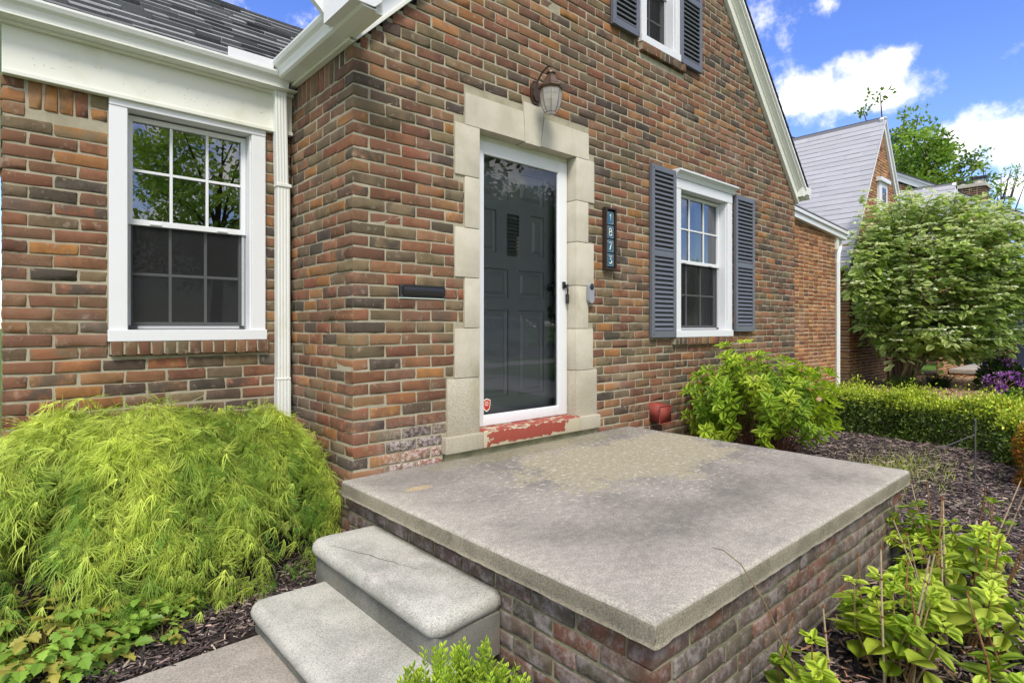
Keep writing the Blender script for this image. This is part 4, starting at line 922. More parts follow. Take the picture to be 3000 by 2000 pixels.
# ---------------- Japanese maple
def maple():
    t = thing('japanese_maple', (-.9, .45, -.5), 'weeping lace-leaf maple, a bright yellow-green mound under the left window', 'shrub')
    def lobe_leaf(seed):
        r = np.random.default_rng(seed); V = []; Q = []; T = []
        for k, a in enumerate(np.linspace(-.78, .78, 7)+r.normal(0, .16, 7)):
            L = (1.0-.20*abs(a))*r.uniform(.75, 1.15); w = .0115; n = 4; pts = []; dx = math.sin(a); dy = math.cos(a); cur = r.normal(0, .28)-a*.35
            dz = r.uniform(.35, .8); base = len(V)
            for i in range(n+1):
                s = i/n; x_ = L*s*math.sin(a+cur*s); y_ = L*s*math.cos(a+cur*s); z_ = -dz*s*s*L; ww = w*(1-s)**.5+.002
                V += [(x_-dy*ww, y_+dx*ww, z_), (x_+dy*ww, y_-dx*ww, z_+.01)]; pts.append((x_, y_, z_))
            for i in range(n): b = base+2*i; Q.append((b, b+1, b+3, b+2))
            for i in range(1, n):
                for sd in (-1, 1):
                    x_, y_, z_ = pts[i]; aa = a+sd*r.uniform(.35, .6); l = .22*L*(1.1-i/n*.5); b = len(V)
                    V += [(x_-dx*.014, y_-dy*.014, z_), (x_+dx*.014, y_+dy*.014, z_), (x_+l*math.sin(aa), y_+l*math.cos(aa), z_-.07)]; T.append((b, b+1, b+2))
        return np.array(V), [np.array(Q), np.array(T)]
    LT = [lobe_leaf(i) for i in range(6)]
    NT_ = 3700; parts = []
    cx_, cy_ = -.93, .44; rx, ry = 1.26, .50
    ang = rng.uniform(0, 2*np.pi, NT_); rad = np.sqrt(rng.uniform(0, 1, NT_))
    field = lambda x, y: np.sin(x*6.1+y*4+.7)*.5+np.sin(x*11.3-y*9+2)*.35+np.sin(x*19+y*17)*.25
    px = cx_+rx*rad*np.cos(ang); py = cy_+ry*rad*np.sin(ang)
    fld = field(px, py)
    top = .455+.05*np.sin(px*3.2+1.5)-.38*np.clip(px+.50, 0, 1)
    H = -.46+(top+.46)*(1-rad**2.6)**.62+.10*fld-rng.exponential(.05, NT_)-.05*np.clip(-px-1.15, 0, 1)*4
    out = np.stack([np.cos(ang), np.sin(ang)*1.2, np.zeros(NT_)], 1); slope = rad**2
    ax = unit(out*.7+rng.normal(0, .4, (NT_, 3))*np.array((1, 1, .2))+np.array((0, 0, -1))[None]*(.05+1.0*slope)[:, None]); ax[:, 1] -= .3; ax = unit(ax)
    pos = np.stack([px, py, H], 1); P, A, N_, C, Sz, stems = [], [], [], [], [], MB(); stems.col = srgb(110, 96, 52)
    up = rng.random(NT_) < .03; pos[up, 2] += rng.uniform(.03, .08, up.sum()); ax[up] = unit(ax[up]+np.array((0, 0, .9)))
    tw = rng.normal(0, 1, NT_); yel = np.clip(.50+.40*fld+.2*tw+.25*(H-.1), 0, 1)
    ca, cb = srgb(92, 136, 46), srgb(208, 218, 100)
    for i in range(NT_):
        if fld[i] < -.40 and rng.random() < .85: continue
        L = rng.uniform(.10, .20); side = unit(np.cross(ax[i], (0, 0, 1.))); c0 = ca*(1-yel[i])+cb*yel[i]
        for j in range(5):
            s = (j+.3)/5; p = pos[i]+ax[i]*L*(s-.3)+np.array((0, 0, -1))*.10*s*s*L/.15; sd = (-1)**j
            P.append(p); A.append(unit(ax[i]+side*sd*.7+rng.normal(0, .5, 3)+np.array((0, 0, -.15)))); N_.append(unit(out[i]*slope[i]*.8+np.array((0, 0, 1))+rng.normal(0, .6, 3))); C.append(c0*(.85+.3*s)); Sz.append(rng.uniform(.06, .115))
        if i % 7 == 0: stems.tube([pos[i]-ax[i]*L*.5-(0, 0, .03), pos[i]+ax[i]*L*.4-(0, 0, .01), pos[i]+ax[i]*L*.7-(0, 0, .05)], [.0018, .0014, .0008], 4)
    P, A, N_, C, Sz = map(np.array, (P, A, N_, C, Sz)); keep = (P[:, 0] < -.012) & (P[:, 1] < D-.02) & (P[:, 2] > -.5)
    P, A, N_, C, Sz = P[keep], A[keep], N_[keep], C[keep], Sz[keep]
    A[:, 0] = np.where(P[:, 0] > -.10, -abs(A[:, 0])*.4, A[:, 0]); A[:, 1] = np.where(P[:, 1] > D-.1, -abs(A[:, 1]), A[:, 1])
    w = rng.integers(0, 6, len(P)); C = np.clip(C*rng.normal(1, .1, (len(C), 1)), .01, .95)
    for v in range(6): q = w == v; parts.append(scatter(LT[v], P[q], A[q], N_[q], Sz[q], C[q]))
    V, F, c = join(parts); V[:, 0] = np.minimum(V[:, 0], -.008); make('foliage', V, F, 'thread', t, False, {'ca': c})
    for i in range(14):
        a = rng.uniform(0, 2*np.pi); q = np.array((cx_, cy_, -.5)); e = np.array((cx_+.6*rx*math.cos(a), cy_+.7*ry*math.sin(a), .0)); m = (q+e)/2+np.array((0, 0, .2)); stems.tube([q, q*.6+m*.4+(0, 0, .06), m, e], [.022, .016, .010, .004], 6)
    stems.build('branches', 'bark', t)
G_YEL = [srgb(186, 206, 66), srgb(164, 194, 58), srgb(148, 184, 54), srgb(200, 212, 84), srgb(120, 164, 48)]
maple()

# ---------------- compound-leaved perennials (bottom left)
SERR = leafT(.60, 8, .14, .18, 'oval', .22)
def astilbe(name, x, y, z, rad, n, lsz, label, group=None, pal=None, cat='plant'):
    t = thing(name, (x, y, z), label, cat, group); P, A, N_, C, Sz = [], [], [], [], []; st = MB(); st.col = srgb(120, 110, 60)
    for i in range(n):
        a = rng.uniform(0, 2*np.pi); r = rad*math.sqrt(rng.uniform(.02, 1)); h = rng.uniform(.05, .20)*(1.15-r/rad*.6)*min(1, rad/.15)
        c = np.array((x+r*math.cos(a), y+r*math.sin(a), z+h)); d = unit(np.array((math.cos(a), math.sin(a), .15))+rng.normal(0, .25, 3)); sd = unit(np.cross(d, (0, 0, 1.)))
        st.tube([(x+r*.2*math.cos(a), y+r*.2*math.sin(a), z), c-d*lsz*.6-(0, 0, .01), c, c+d*lsz*1.2], [.002, .0016, .0012, .0008], 4)
        col = (pal or G_AST)[rng.integers(0, len(pal or G_AST))]*rng.normal(1, .12)
        for k, (f, s_) in enumerate(((0, -1), (0, 1), (.5, -1), (.5, 1), (1.0, 0))):
            P.append(c+d*lsz*f*1.1); A.append(unit(d*(.55 if s_ else 1)+sd*s_*.85+np.array((0, 0, -.12)))); N_.append(unit(np.array((0, 0, 1))+rng.normal(0, .28, 3))); C.append(col); Sz.append(lsz*rng.uniform(.75, 1.1)*(1.2 if s_ == 0 else .85))
    V, F, c = scatter(SERR, np.array(P), np.array(A), np.array(N_), np.array(Sz), np.clip(np.array(C), .01, .9)); make('foliage', V, F, 'leaf', t, False, {'ca': c}); st.build('stems', 'bark', t)
G_AST = [srgb(146, 178, 78), srgb(122, 156, 66), srgb(164, 190, 84), srgb(134, 168, 70), srgb(164, 156, 78)]
astilbe('leafy_perennial', -1.36, .02, -.49, .34, 150, .062, 'wide clump of toothed compound leaves at the lower left below the lace-leaf maple', 'toothed-leaf perennials')
astilbe('leafy_perennial', -1.00, .06, -.49, .16, 44, .050, 'small pale-tipped leafy clump between the wide toothed clump and the bare mulch', 'toothed-leaf perennials')
SEEDL = 'seedlings in the mulch by the path'
astilbe('seedling', -.80, .10, -.49, .05, 8, .028, 'tiny seedling in the mulch left of the lower step, nearest the leafy clumps', 'plant' and SEEDL)
astilbe('seedling', -.66, .02, -.49, .07, 14, .026, 'loose yellow-green seedling tuft in the mulch closest to the lower step', SEEDL)
astilbe('seedling', -.72, .22, -.49, .05, 9, .026, 'little seedling in the mulch farthest back under the maple', SEEDL)
astilbe('seedling', -.97, -.20, -.49, .08, 14, .036, 'fern-like green seedling in the mulch right beside the path edge', SEEDL)

# ---------------- clipped boxwood sprig at bottom centre
def boxwood(x, y, z, top, rad, n, label):
    t = thing('boxwood', (x, y, z), label, 'shrub'); P, A, N_, C, Sz = [], [], [], [], []; st = MB(); st.col = srgb(120, 130, 60)
    for i in range(n):
        a = rng.uniform(0, 2*np.pi); r = rad*math.sqrt(rng.uniform(0, 1)); tp = np.array((x+r*math.cos(a), y+r*math.sin(a), top-.16*(r/rad)**1.6-rng.uniform(0, .10)+(.03 if r < rad*.3 else 0))); L = rng.uniform(.12, .20)
        d = unit(np.array((math.cos(a)*.25*r/rad, math.sin(a)*.25*r/rad, 1))+rng.normal(0, .12, 3)); b = tp-d*L; st.tube([b-(0, 0, .12), b, tp], [.0022, .0016, .0008], 4)
        m = int(L/.0085); br = (.75+.5*rng.random())
        for k in range(m):
            s = k/m; th_ = k*math.pi/2+rng.normal(0, .3); s1 = unit(np.cross(d, (1, .2, 0))); s2 = np.cross(d, s1)
            for q in (0, math.pi):
                o_ = math.cos(th_+q)*s1+math.sin(th_+q)*s2; P.append(b+d*L*s+o_*.002); A.append(unit(o_*(1.0-.35*s)+d*(.45+.7*s))); N_.append(unit(d-o_*.4+rng.normal(0, .15, 3))); C.append(np.array(G_BOX[rng.integers(0, 3)])*br*(.8+.35*s)); Sz.append(rng.uniform(.017, .024)*(1-.25*s))
    V, F, c = scatter(LEAF, np.array(P), np.array(A), np.array(N_), np.array(Sz), np.clip(np.array(C), .01, .9)); make('foliage', V, F, 'leaf', t, True, {'ca': c}); st.build('stems', 'bark', t)
G_BOX = [srgb(166, 192, 56), srgb(144, 174, 50), srgb(182, 202, 66)]
boxwood(-.69, -1.93, -.5, .125, .23, 170, 'small bright green boxwood bush in front of the steps at the bottom edge')

# ---------------- hydrangeas bottom right
def hydrangea(x, y, n, spread, h, label, seed, leaf=.085, canes=5, group='young hydrangeas in the mulch bed'):
    r = np.random.default_rng(seed); t = thing('hydrangea', (x, y, -.5), label, 'shrub', group); P, A, N_, C, Sz = [], [], [], [], []; st = MB()
    def pair(p, d, sz, col, k):
        s1 = unit(np.cross(d, (math.cos(k*1.57), math.sin(k*1.57), .1))); 
        for sg in (-1, 1):
            o_ = s1*sg; P.append(p+o_*.006); A.append(unit(o_+d*r.uniform(-.1, .6)+r.normal(0, .2, 3))); N_.append(unit(d*1.0-o_*.25+np.array((0, 0, .5))+r.normal(0, .38, 3))); C.append(col); Sz.append(sz*r.uniform(.8, 1.15))
    for i in range(n):
        a = r.uniform(0, 2*np.pi); rr_ = spread*math.sqrt(r.uniform(.01, 1)); b = np.array((x+rr_*.35*math.cos(a), y+rr_*.35*math.sin(a), -.5)); H = h*r.uniform(.45, 1.0)*(1-.3*rr_/spread); e = np.array((x+rr_*math.cos(a), y+rr_*math.sin(a), -.5+H)); m = (b+e)/2+r.normal(0, .015, 3)
        st.col = srgb(*( (150, 128, 92) if r.random() < .5 else (128, 92, 60))); st.tube([b, m, e], [.0042, .0034, .0022], 6)
        d = unit(e-m); col = np.array(G_HYD[r.integers(0, 4)])*r.normal(1, .08); k0 = r.integers(0, 4); nn = r.integers(4, 7)
        for k in range(nn): s = k/(nn-1); pair(m*(1-s)+e*s if k else m, d, leaf*(1.1-.65*s)*r.uniform(.75, 1.15), np.clip(col*(.85+.3*s), 0, .9), k+k0)
        for k in range(3): pair(e+d*.004*k, unit(d+r.normal(0, .1, 3)), leaf*.42, np.clip(col*1.1, 0, .9), k)
    if seed == 1: st.col = srgb(120, 104, 80); st.tube([(.60, -2.22, -.5), (.52, -2.20, -.28), (.455, -2.13, -.07), (.44, -2.06, .03), (.45, -1.99, .055), (.47, -1.94, .045)], [.004, .0036, .003, .0024, .0018, .0012], 6)
    for i in range(canes):
        a = r.uniform(0, 2*np.pi); b = np.array((x+spread*.3*math.cos(a), y+spread*.3*math.sin(a), -.5)); e = b+np.array((math.cos(a)*spread*.9*r.uniform(.1, 1), math.sin(a)*spread*.5*r.uniform(.1, 1), h*r.uniform(.85, 1.15))); st.col = srgb(*((176, 158, 128) if i % 2 else (132, 98, 66)))
        m = (b+e)/2+r.normal(0, .02, 3); st.tube([b, m, e], [.0045, .0038, .0026], 6); st.col = srgb(110, 70, 44); st.tube([e, e+(0, 0, .012)], [.005, .002], 6)
        for s in (.3, .55, .8): q = b*(1-s)+e*s if s < .5 else m*(1-(s-.5)*2)+e*(s-.5)*2; st.tube([q-(0, 0, .003), q+(0, 0, .003)], .0052, 6)
    V, F, c = scatter(BROAD, np.array(P), np.array(A), np.array(N_), np.array(Sz), np.array(C)); make('foliage', V, F, 'leafthin', t, True, {'ca': c}); st.build('stems', 'bark', t)
G_HYD = [srgb(190, 208, 74), srgb(174, 196, 66), srgb(150, 176, 58), srgb(204, 218, 92)]
hydrangea(.60, -2.23, 5, .12, .40, 'smallest hydrangea sprout against the corner of the porch base', 1, .10, 2)
hydrangea(1.02, -2.36, 13, .22, .48, 'hydrangea with tall bare canes leaning over the porch edge', 2, .11, 6)
hydrangea(1.55, -2.46, 20, .34, .50, 'fullest hydrangea, broad leaves among pale cut canes at lower right', 3, .10, 9)
hydrangea(2.35, -2.35, 16, .34, .50, 'hydrangea farthest from the camera, past the porch front corner', 4, .11, 6)
hydrangea(1.05, -2.72, 7, .22, .42, 'hydrangea cut by the right bottom corner of the picture', 6, .10, 5)

# ---------------- leafy bush beside the porch
def panicle_bush():
    t = thing('leafy_bush', (4.06, -.5, -.5), 'large loose bright-green bush between the porch and the shuttered window', 'shrub'); st = MB(); P, A, N_, C, Sz = [], [], [], [], []; fl = MB()
    for i in range(150):
        a = rng.uniform(0, 2*np.pi); r = math.sqrt(rng.uniform(.02, 1)); dx, dy = 1.14*r*math.cos(a), .55*r*math.sin(a); hh = 1.02-.30*r*r+.26*math.exp(-((dx+.45)**2+(dy-.1)**2)*14)+.10*math.exp(-((dx-.75)**2)*10)
        hh *= rng.uniform(.40, 1.0) if rng.random() < .6 else 1.0
        b = np.array((4.06+dx*.25, -.5+dy*.3, -.5)); e = np.array((4.06+dx, -.5+dy, -.5+hh)); e[1] = min(e[1], -.10); m = b*.45+e*.55+rng.normal(0, .04, 3)-np.array((dx, dy, 0))*.12
        st.col = srgb(96, 62, 50); st.tube([b, m, e], [.005, .003, .0018], 5); d = unit(e-m); col = np.array(G_BUSH[rng.integers(0, 4)])*rng.normal(1, .1)
        for w in range(4):
            s = w/3; p = m*(1-s)+e*s; p = m+(e-m)*(.35+.65*s); n_ = 3 if w < 3 else 5; s1 = unit(np.cross(d, (0, 1, .3))); s2 = np.cross(d, s1)
            for q in range(n_+1):
                th_ = q*2*math.pi/(n_+1)+w*1.1; o_ = math.cos(th_)*s1+math.sin(th_)*s2; P.append(p+o_*.006); A.append(unit(o_*1.0+d*.45+(0, 0, -.08))); N_.append(unit(d-o_*.3+np.array((0, 0, .5))+rng.normal(0, .2, 3))); C.append(col*(.8+.3*s)); Sz.append(rng.uniform(.07, .12)*(.9 if w == 3 else 1))
        if i % 9 == 0 and hh > .85:
            fl.col = srgb(176, 150, 130)
            for _ in range(16): q = e+rng.normal(0, .018, 3)+(0, 0, .04); fl.tube([e+(0, 0, .005), q], [.0008, .0006], 3); fl.lathe([(0, .004), (.004, 0), (0, -.004)], q, 5)
    P = np.array(P); A = np.array(A); A[:, 1] = np.where(P[:, 1] > -.12, -abs(A[:, 1]), A[:, 1])
    V, F, c = scatter(LEAF, P, A, np.array(N_), np.array(Sz), np.clip(np.array(C), .01, .9)); make('foliage', V, F, 'leafthin', t, True, {'ca': c}); st.build('stems', 'bark', t); fl.build('dry_flower_heads', 'bark', t)
G_BUSH = [srgb(168, 192, 60), srgb(148, 178, 54), srgb(124, 156, 50), srgb(184, 202, 70)]
panicle_bush()

# ---------------- hedges
def hedge(name, loc, boxes_, n, sz, pal_top, pal_side, label, group=None, tip=.06, dens_in=.35):
    """boxes_: list of (x0,x1,y0,y1,ztop)"""
    t = thing(name, loc, label, 'hedge', group); P, A, N_, C = [], [], [], []; areas = np.array([(b[1]-b[0])*(b[3]-b[2])+2*((b[1]-b[0])+(b[3]-b[2]))*(b[4]+.5) for b in boxes_]); areas /= areas.sum()
    for b, ar in zip(boxes_, areas):
        m = int(n*ar); L = np.array((b[1]-b[0], b[3]-b[2], b[4]+.5)); q = rng.uniform(-.5, .5, (m, 3)); f = rng.choice(5, m, p=np.array((L[0]*L[1]*1.3, L[1]*L[2], L[1]*L[2], L[0]*L[2], L[0]*L[2]))/(L[0]*L[1]*1.3+2*L[1]*L[2]+2*L[0]*L[2]))
        dep = rng.exponential(.085, m); nn = np.zeros((m, 3))
        for k, (ax_, sg) in enumerate(((2, 1), (0, -1), (0, 1), (1, -1), (1, 1))):
            s = f == k; q[s, ax_] = sg*(.5-np.minimum(dep[s]/L[ax_], .4)); nn[s, ax_] = sg
        ctr = np.array(((b[0]+b[1])/2, (b[2]+b[3])/2, (b[4]-.5)/2)); p = ctr+q*L
        wv = .035*np.sin(p[:, 0]*5+p[:, 1]*7)+.03*np.sin(p[:, 0]*13-p[:, 1]*11)+.02*np.sin(p[:, 2]*17+p[:, 1]*9); p += nn*wv[:, None]; top = (f == 0); p[top, 2] += rng.exponential(tip*.35, top.sum())
        rc = np.abs(q).copy(); edge = (np.sort(rc, axis=1)[:, 1] > .42); p[edge] = ctr+(p[edge]-ctr)*.97
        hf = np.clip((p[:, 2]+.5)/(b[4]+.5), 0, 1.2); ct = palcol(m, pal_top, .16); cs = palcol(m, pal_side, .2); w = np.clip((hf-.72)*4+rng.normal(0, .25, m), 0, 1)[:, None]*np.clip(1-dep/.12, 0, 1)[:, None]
        P.append(p); A.append(unit(nn*.7+rdir(m)+np.array((0, 0, .5)))); N_.append(unit(nn+rdir(m)*.7)); C.append(ct*w+cs*(1-w))
    P, A, N_, C = map(np.vstack, (P, A, N_, C)); V, F, c = scatter(SMALL, P, A, N_, rng.uniform(.7, 1.3, len(P))*sz, C); make('foliage', V, F, 'hedgeleaf', t, False, {'ca': c})
    st = MB(); st.col = srgb(70, 56, 40)
    for b in boxes_:
        for k in range(int(6*(b[3]-b[2]+b[1]-b[0]))+2): x_, y_ = rng.uniform(b[0]+.1, b[1]-.1), rng.uniform(b[2]+.1, b[3]-.1); st.tube([(x_, y_, -.5), (x_+rng.normal(0, .05), y_, -.2), (x_+rng.normal(0, .1), y_+rng.normal(0, .1), b[4]-.08)], [.012, .008, .003], 5)
    st.build('stems', 'bark', t)
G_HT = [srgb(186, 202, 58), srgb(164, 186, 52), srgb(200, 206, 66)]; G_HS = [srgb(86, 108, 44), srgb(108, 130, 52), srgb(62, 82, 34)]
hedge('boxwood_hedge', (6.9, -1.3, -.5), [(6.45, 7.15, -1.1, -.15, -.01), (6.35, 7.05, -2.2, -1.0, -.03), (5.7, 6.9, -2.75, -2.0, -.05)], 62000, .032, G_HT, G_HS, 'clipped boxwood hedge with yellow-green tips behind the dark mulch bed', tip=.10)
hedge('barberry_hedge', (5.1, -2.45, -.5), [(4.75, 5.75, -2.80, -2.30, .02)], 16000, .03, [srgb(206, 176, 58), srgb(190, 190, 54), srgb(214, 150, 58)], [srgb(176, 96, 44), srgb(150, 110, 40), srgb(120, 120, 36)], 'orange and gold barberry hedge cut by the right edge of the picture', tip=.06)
hedge('boxwood_hedge', (23.3, .9, -.5), [(22.6, 24.0, -.9, 1.9, .42)], 9000, .075, G_HT, G_DARK, 'dark trimmed hedge behind the neighbouring porch slab')

# ---------------- viburnum
def viburnum():
    bx, by, bz = 13.25, .62, -.46; t = thing('viburnum', (bx, by, bz), 'tall flowering viburnum with layered green leaves and flat white blossom clusters', 'shrub'); st = MB(); P, A, N_, C, Sz = [], [], [], [], []; FP = []
    C0 = np.array((13.55, .20)); Rd, Fd = np.array((.745, -.667)), np.array((.667, .745))
    for i in range(440):
        while True:
            u = rng.uniform(-1, 1, 3)
            if (u**2).sum() < 1 and (u**2).sum() > .2: break
        lat, fw, zz = u[0]*2.25, u[1]*1.4, u[2]; 
        z = 1.72+zz*1.80; lat *= (1.0 if z > .6 else .75); lat -= .05
        c = np.array((*(C0+lat*Rd+fw*Fd), z)); 
        if c[1] > 1.0: c[1] = 1.0-rng.uniform(0, .3)
        if c[2] < .25: c[2] += .4
        o_ = unit(np.array((c[0]-bx, c[1]-by, .35*(c[2]-.6))))
        base = np.array((bx+rng.normal(0, .12), by+rng.normal(0, .12), bz)); m = base*.45+c*.55; m[2] = bz+(c[2]-bz)*.72; m[:2] = base[:2]+(c[:2]-base[:2])*.35
        if i < 44: st.col = srgb(132, 112, 84) if i % 3 else srgb(90, 74, 58); st.tube([base, base*.5+m*.5+rng.normal(0, .04, 3), m, c+o_*.3], [.03, .02, .011, .004], 6)
        nl = 26; tier = rng.uniform(.35, .6); side = unit(np.cross(o_, (0, 0, 1.))); col = np.array(G_VIB[rng.integers(0, 4)])*rng.normal(1, .1)
        st.col = srgb(100, 84, 62); st.tube([c-o_*tier, c, c+o_*tier-(0, 0, .06)], [.008, .006, .003], 4)
        for k in range(nl):
            s = rng.uniform(-1, 1); sg = 1 if k % 2 else -1; w_ = rng.uniform(.02, .30)*(1-abs(s)*.5); p = c+o_*tier*s+side*sg*w_+np.array((0, 0, -.06*s*s+rng.normal(0, .08))); P.append(p); A.append(unit(side*sg*.8+o_*.5+np.array((0, 0, -.30))+rng.normal(0, .25, 3))); N_.append(unit(np.array((-.25, -.45, 1))+side*sg*.35+rng.normal(0, .25, 3))); C.append(col*rng.normal(1, .1)); Sz.append(rng.uniform(.12, .19))
        for k in range(7):
            if rng.random() < .95: s = rng.uniform(-.9, .9); FP.append(c+o_*tier*s+side*rng.uniform(-.24, .24)+np.array((0, 0, .11)))
    V, F, c = scatter(BROAD, np.array(P), np.array(A), np.array(N_), np.array(Sz), np.clip(np.array(C), .01, .9)); make('foliage', V, F, 'leafthin', t, True, {'ca': c}); st.build('branches', 'bark', t)
    FP = np.array(FP); n = len(FP); k = 20; a = rng.uniform(0, 2*np.pi, (n, k)); r = np.where(np.arange(k) < 9, .065, .035)[None]*rng.uniform(.7, 1.2, (n, k)); pos = FP[:, None]+np.stack([r*np.cos(a), r*np.sin(a), rng.normal(0, .008, (n, k))], 2); pos = pos.reshape(-1, 3)
    fT = (np.array([(0, 0, 0), (.5, .3, .05), (.35, .9, 0), (-.35, .9, 0), (-.5, .3, .05)]), [np.array([(0, 1, 2), (0, 2, 3), (0, 3, 4)])]); V, F, c = scatter(fT, pos, unit(np.dstack([np.cos(a), np.sin(a), np.zeros_like(a)]).reshape(-1, 3)), unit(np.array((0, 0, 1))+rng.normal(0, .3, (n*k, 3))), .052, palcol(n*k, [srgb(238, 240, 226), srgb(222, 228, 200)], .05)); o = make('blossom_clusters', V, F, 'petal', t, False, {'ca': c}); o['kind'] = 'stuff'
G_VIB = [srgb(182, 200, 124), srgb(162, 184, 104), srgb(196, 210, 144), srgb(144, 166, 92)]
viburnum()

# ---------------- rhododendron, liriope
def rhodo():
    x, y, z = 13.5, -1.0, -.48; t = thing('rhododendron', (x, y, z), 'purple flowering rhododendron in front of the neighbouring porch', 'shrub'); n = 1300; u = rdir(n); u[:, 2] = abs(u[:, 2]); lump = 1+.16*np.sin(np.arctan2(u[:, 1], u[:, 0])*3+1); p = np.array((x, y, z+.12))+u*np.array((.40, .38, .50))*(rng.uniform(.55, 1, n)**.5*lump)[:, None]
    V, F, c = scatter(NARROW, p, unit(u+rdir(n)*.5), unit(u+rdir(n)*.5+(0, 0, .5)), rng.uniform(.08, .13, n), palcol(n, G_DARK+[srgb(70, 96, 44)], .15)); make('foliage', V, F, 'leaf', t, True, {'ca': c})
    k = 34; u = rdir(k*3); u = u[(u[:, 2] > -.1) & ((u@np.array((-.66, -.75, .1))) > -.3)][:k]; k = len(u); cc = np.array((x, y, z+.14))+u*np.array((.42, .40, .50)); m = 46; off = rdir(k*m)*rng.uniform(.3, 1, (k*m, 1))*.072; p = np.repeat(cc, m, 0)+off
    V, F, c = scatter(SMALL, p, unit(off+rdir(k*m)*.03), unit(rdir(k*m)+np.repeat(u, m, 0)), .05, palcol(k*m, [srgb(170, 104, 196), srgb(192, 132, 212), srgb(146, 78, 176)], .12)); o = make('blossoms', V, F, 'petal', t, False, {'ca': c}); o['kind'] = 'stuff'
    st = MB(); st.col = srgb(80, 60, 45)
    for i in range(9): a = i*.7; st.tube([(x, y, z), (x+.2*math.cos(a), y+.2*math.sin(a), z+.3), (x+.35*math.cos(a), y+.35*math.sin(a), z+.5)], [.015, .01, .004], 5)
    st.build('stems', 'bark', t)
rhodo()
BLADE = (np.array([(-.012, 0, 0), (.012, 0, 0), (-.011, .4, .05), (.011, .4, .05), (-.007, .75, -.02), (.007, .75, -.02), (0, 1, -.14)]), [np.array([(0, 1, 3, 2), (2, 3, 5, 4)]), np.array([(4, 5, 6)])])
def tuft(name, x, y, z, rad, n, L, pal, label, cat='plant', group=None, lean=.8):
    t = thing(name, (x, y, z), label, cat, group); a = rng.uniform(0, 2*np.pi, n); r = rad*.35*np.sqrt(rng.uniform(0, 1, n)); p = np.stack([x+r*np.cos(a), y+r*np.sin(a), np.full(n, z)], 1); ax = unit(np.stack([np.cos(a), np.sin(a), rng.uniform(.5, 2.2, n)/lean], 1)+rng.normal(0, .2, (n, 3)))
    V, F, c = scatter(BLADE, p, ax, np.stack([-np.cos(a)*.3, -np.sin(a)*.3, np.ones(n)], 1), L*rng.uniform(.6, 1.1, n), palcol(n, pal, .15)); make('blades', V, F, 'leaf', t, False, {'ca': c})
tuft('lilyturf', 12.4, .40, -.47, .5, 420, .42, G_DARK+[srgb(60, 88, 44)], 'dark strappy grass clump under the left side of the viburnum', group='dark grass clumps')
tuft('lilyturf', 13.6, .05, -.47, .5, 420, .40, G_DARK+[srgb(60, 88, 44)], 'dark strappy grass clump right of the viburnum stems', group='dark grass clumps')
tuft('lilyturf', -1.9, 1.6, -.5, .4, 200, .9, G_MID, 'green strappy leaves just past the far left corner of the wall', lean=.5)
# weeds: fine grass sprouts
n = 1100; p = np.stack([rng.normal(4.6, .55, n), rng.normal(-1.45, .22, n), np.full(n, -.49)], 1); a = rng.uniform(0, 2*np.pi, n)
V, F, c = scatter(BLADE, p, unit(np.stack([np.cos(a)*.5, np.sin(a)*.5, np.ones(n)], 1)), rdir(n), rng.uniform(.05, .12, n), palcol(n, [srgb(204, 216, 96), srgb(180, 200, 80)], .1))
tag(make('grass_sprouts', V, F, 'leaf', None, False, {'ca': c}), 'thin yellow-green grass sprouts coming up through the dark mulch', 'grass', kind='stuff')
n = 14000; p = np.stack([rng.uniform(9.3, 15, n), rng.uniform(-3.4, -1.05, n), np.full(n, -.49)], 1); a = rng.uniform(0, 2*np.pi, n)
V, F, c = scatter(BLADE, p, unit(np.stack([np.cos(a)*.4, np.sin(a)*.4, np.ones(n)], 1)), rdir(n), rng.uniform(.05, .09, n)*1.0, palcol(n, [srgb(112, 160, 46), srgb(90, 136, 40)], .12)); tag(make('lawn_grass', V, F, 'leaf', None, False, {'ca': c}), 'short mown lawn beyond the hedge', 'grass', kind='stuff')

# ---------------- mulch chips
def chips(name, n, area, z, pal, smin, smax, label, zj=.012, dens=None):
    x0, x1, y0, y1 = area; p = np.stack([rng.uniform(x0, x1, n), rng.uniform(y0, y1, n), z+rng.uniform(-.004, zj, n)], 1)
    if dens is not None: p = p[dens(p)]
    n = len(p); L = rng.uniform(smin, smax, n); L = L*rng.uniform(.4, 1.2, n)
    TV = np.array([(-.10, 0, 0), (.09, .08, 0), (.05, 1, 0), (-.06, .9, 0), (-.08, .07, .07), (.07, .12, .08), (.035, .9, .06), (-.045, .84, .07)]); TF = [np.array([(4, 5, 6, 7), (0, 1, 5, 4), (1, 2, 6, 5), (2, 3, 7, 6), (3, 0, 4, 7)])]
    a = rng.uniform(0, 2*np.pi, n); V, F, c = scatter((TV, TF), p, unit(np.stack([np.cos(a), np.sin(a), rng.normal(0, .22, n)], 1)), unit(np.array((0, 0, 1))+rng.normal(0, .3, (n, 3))), L, palcol(n, pal, .3)); return tag(make(name, V, F, 'chip', None, False, {'ca': c}), label, 'mulch', kind='stuff')
DM = [srgb(66, 56, 55), srgb(50, 43, 43), srgb(88, 76, 73), srgb(116, 102, 96), srgb(56, 50, 51), srgb(158, 142, 130)]
notwall = lambda p: ~((p[:, 0] > -.70) & (p[:, 0] < 2.58) & (p[:, 1] > -2.06) & (p[:, 1] < 0)) & ~((p[:, 0] < -.55) & (p[:, 1] < -.41) & (p[:, 1] > -1.42)) & ~((p[:, 0] > -.02) & (p[:, 1] > 0))
chips('mulch_chips', 15000, (-1.7, 0, -.45, .92), -.483, DM, .02, .06, 'dark shredded bark mulch under the lace-leaf maple', dens=lambda p: notwall(p) | ((p[:, 1] > -.37) & (p[:, 0] < -.05)))
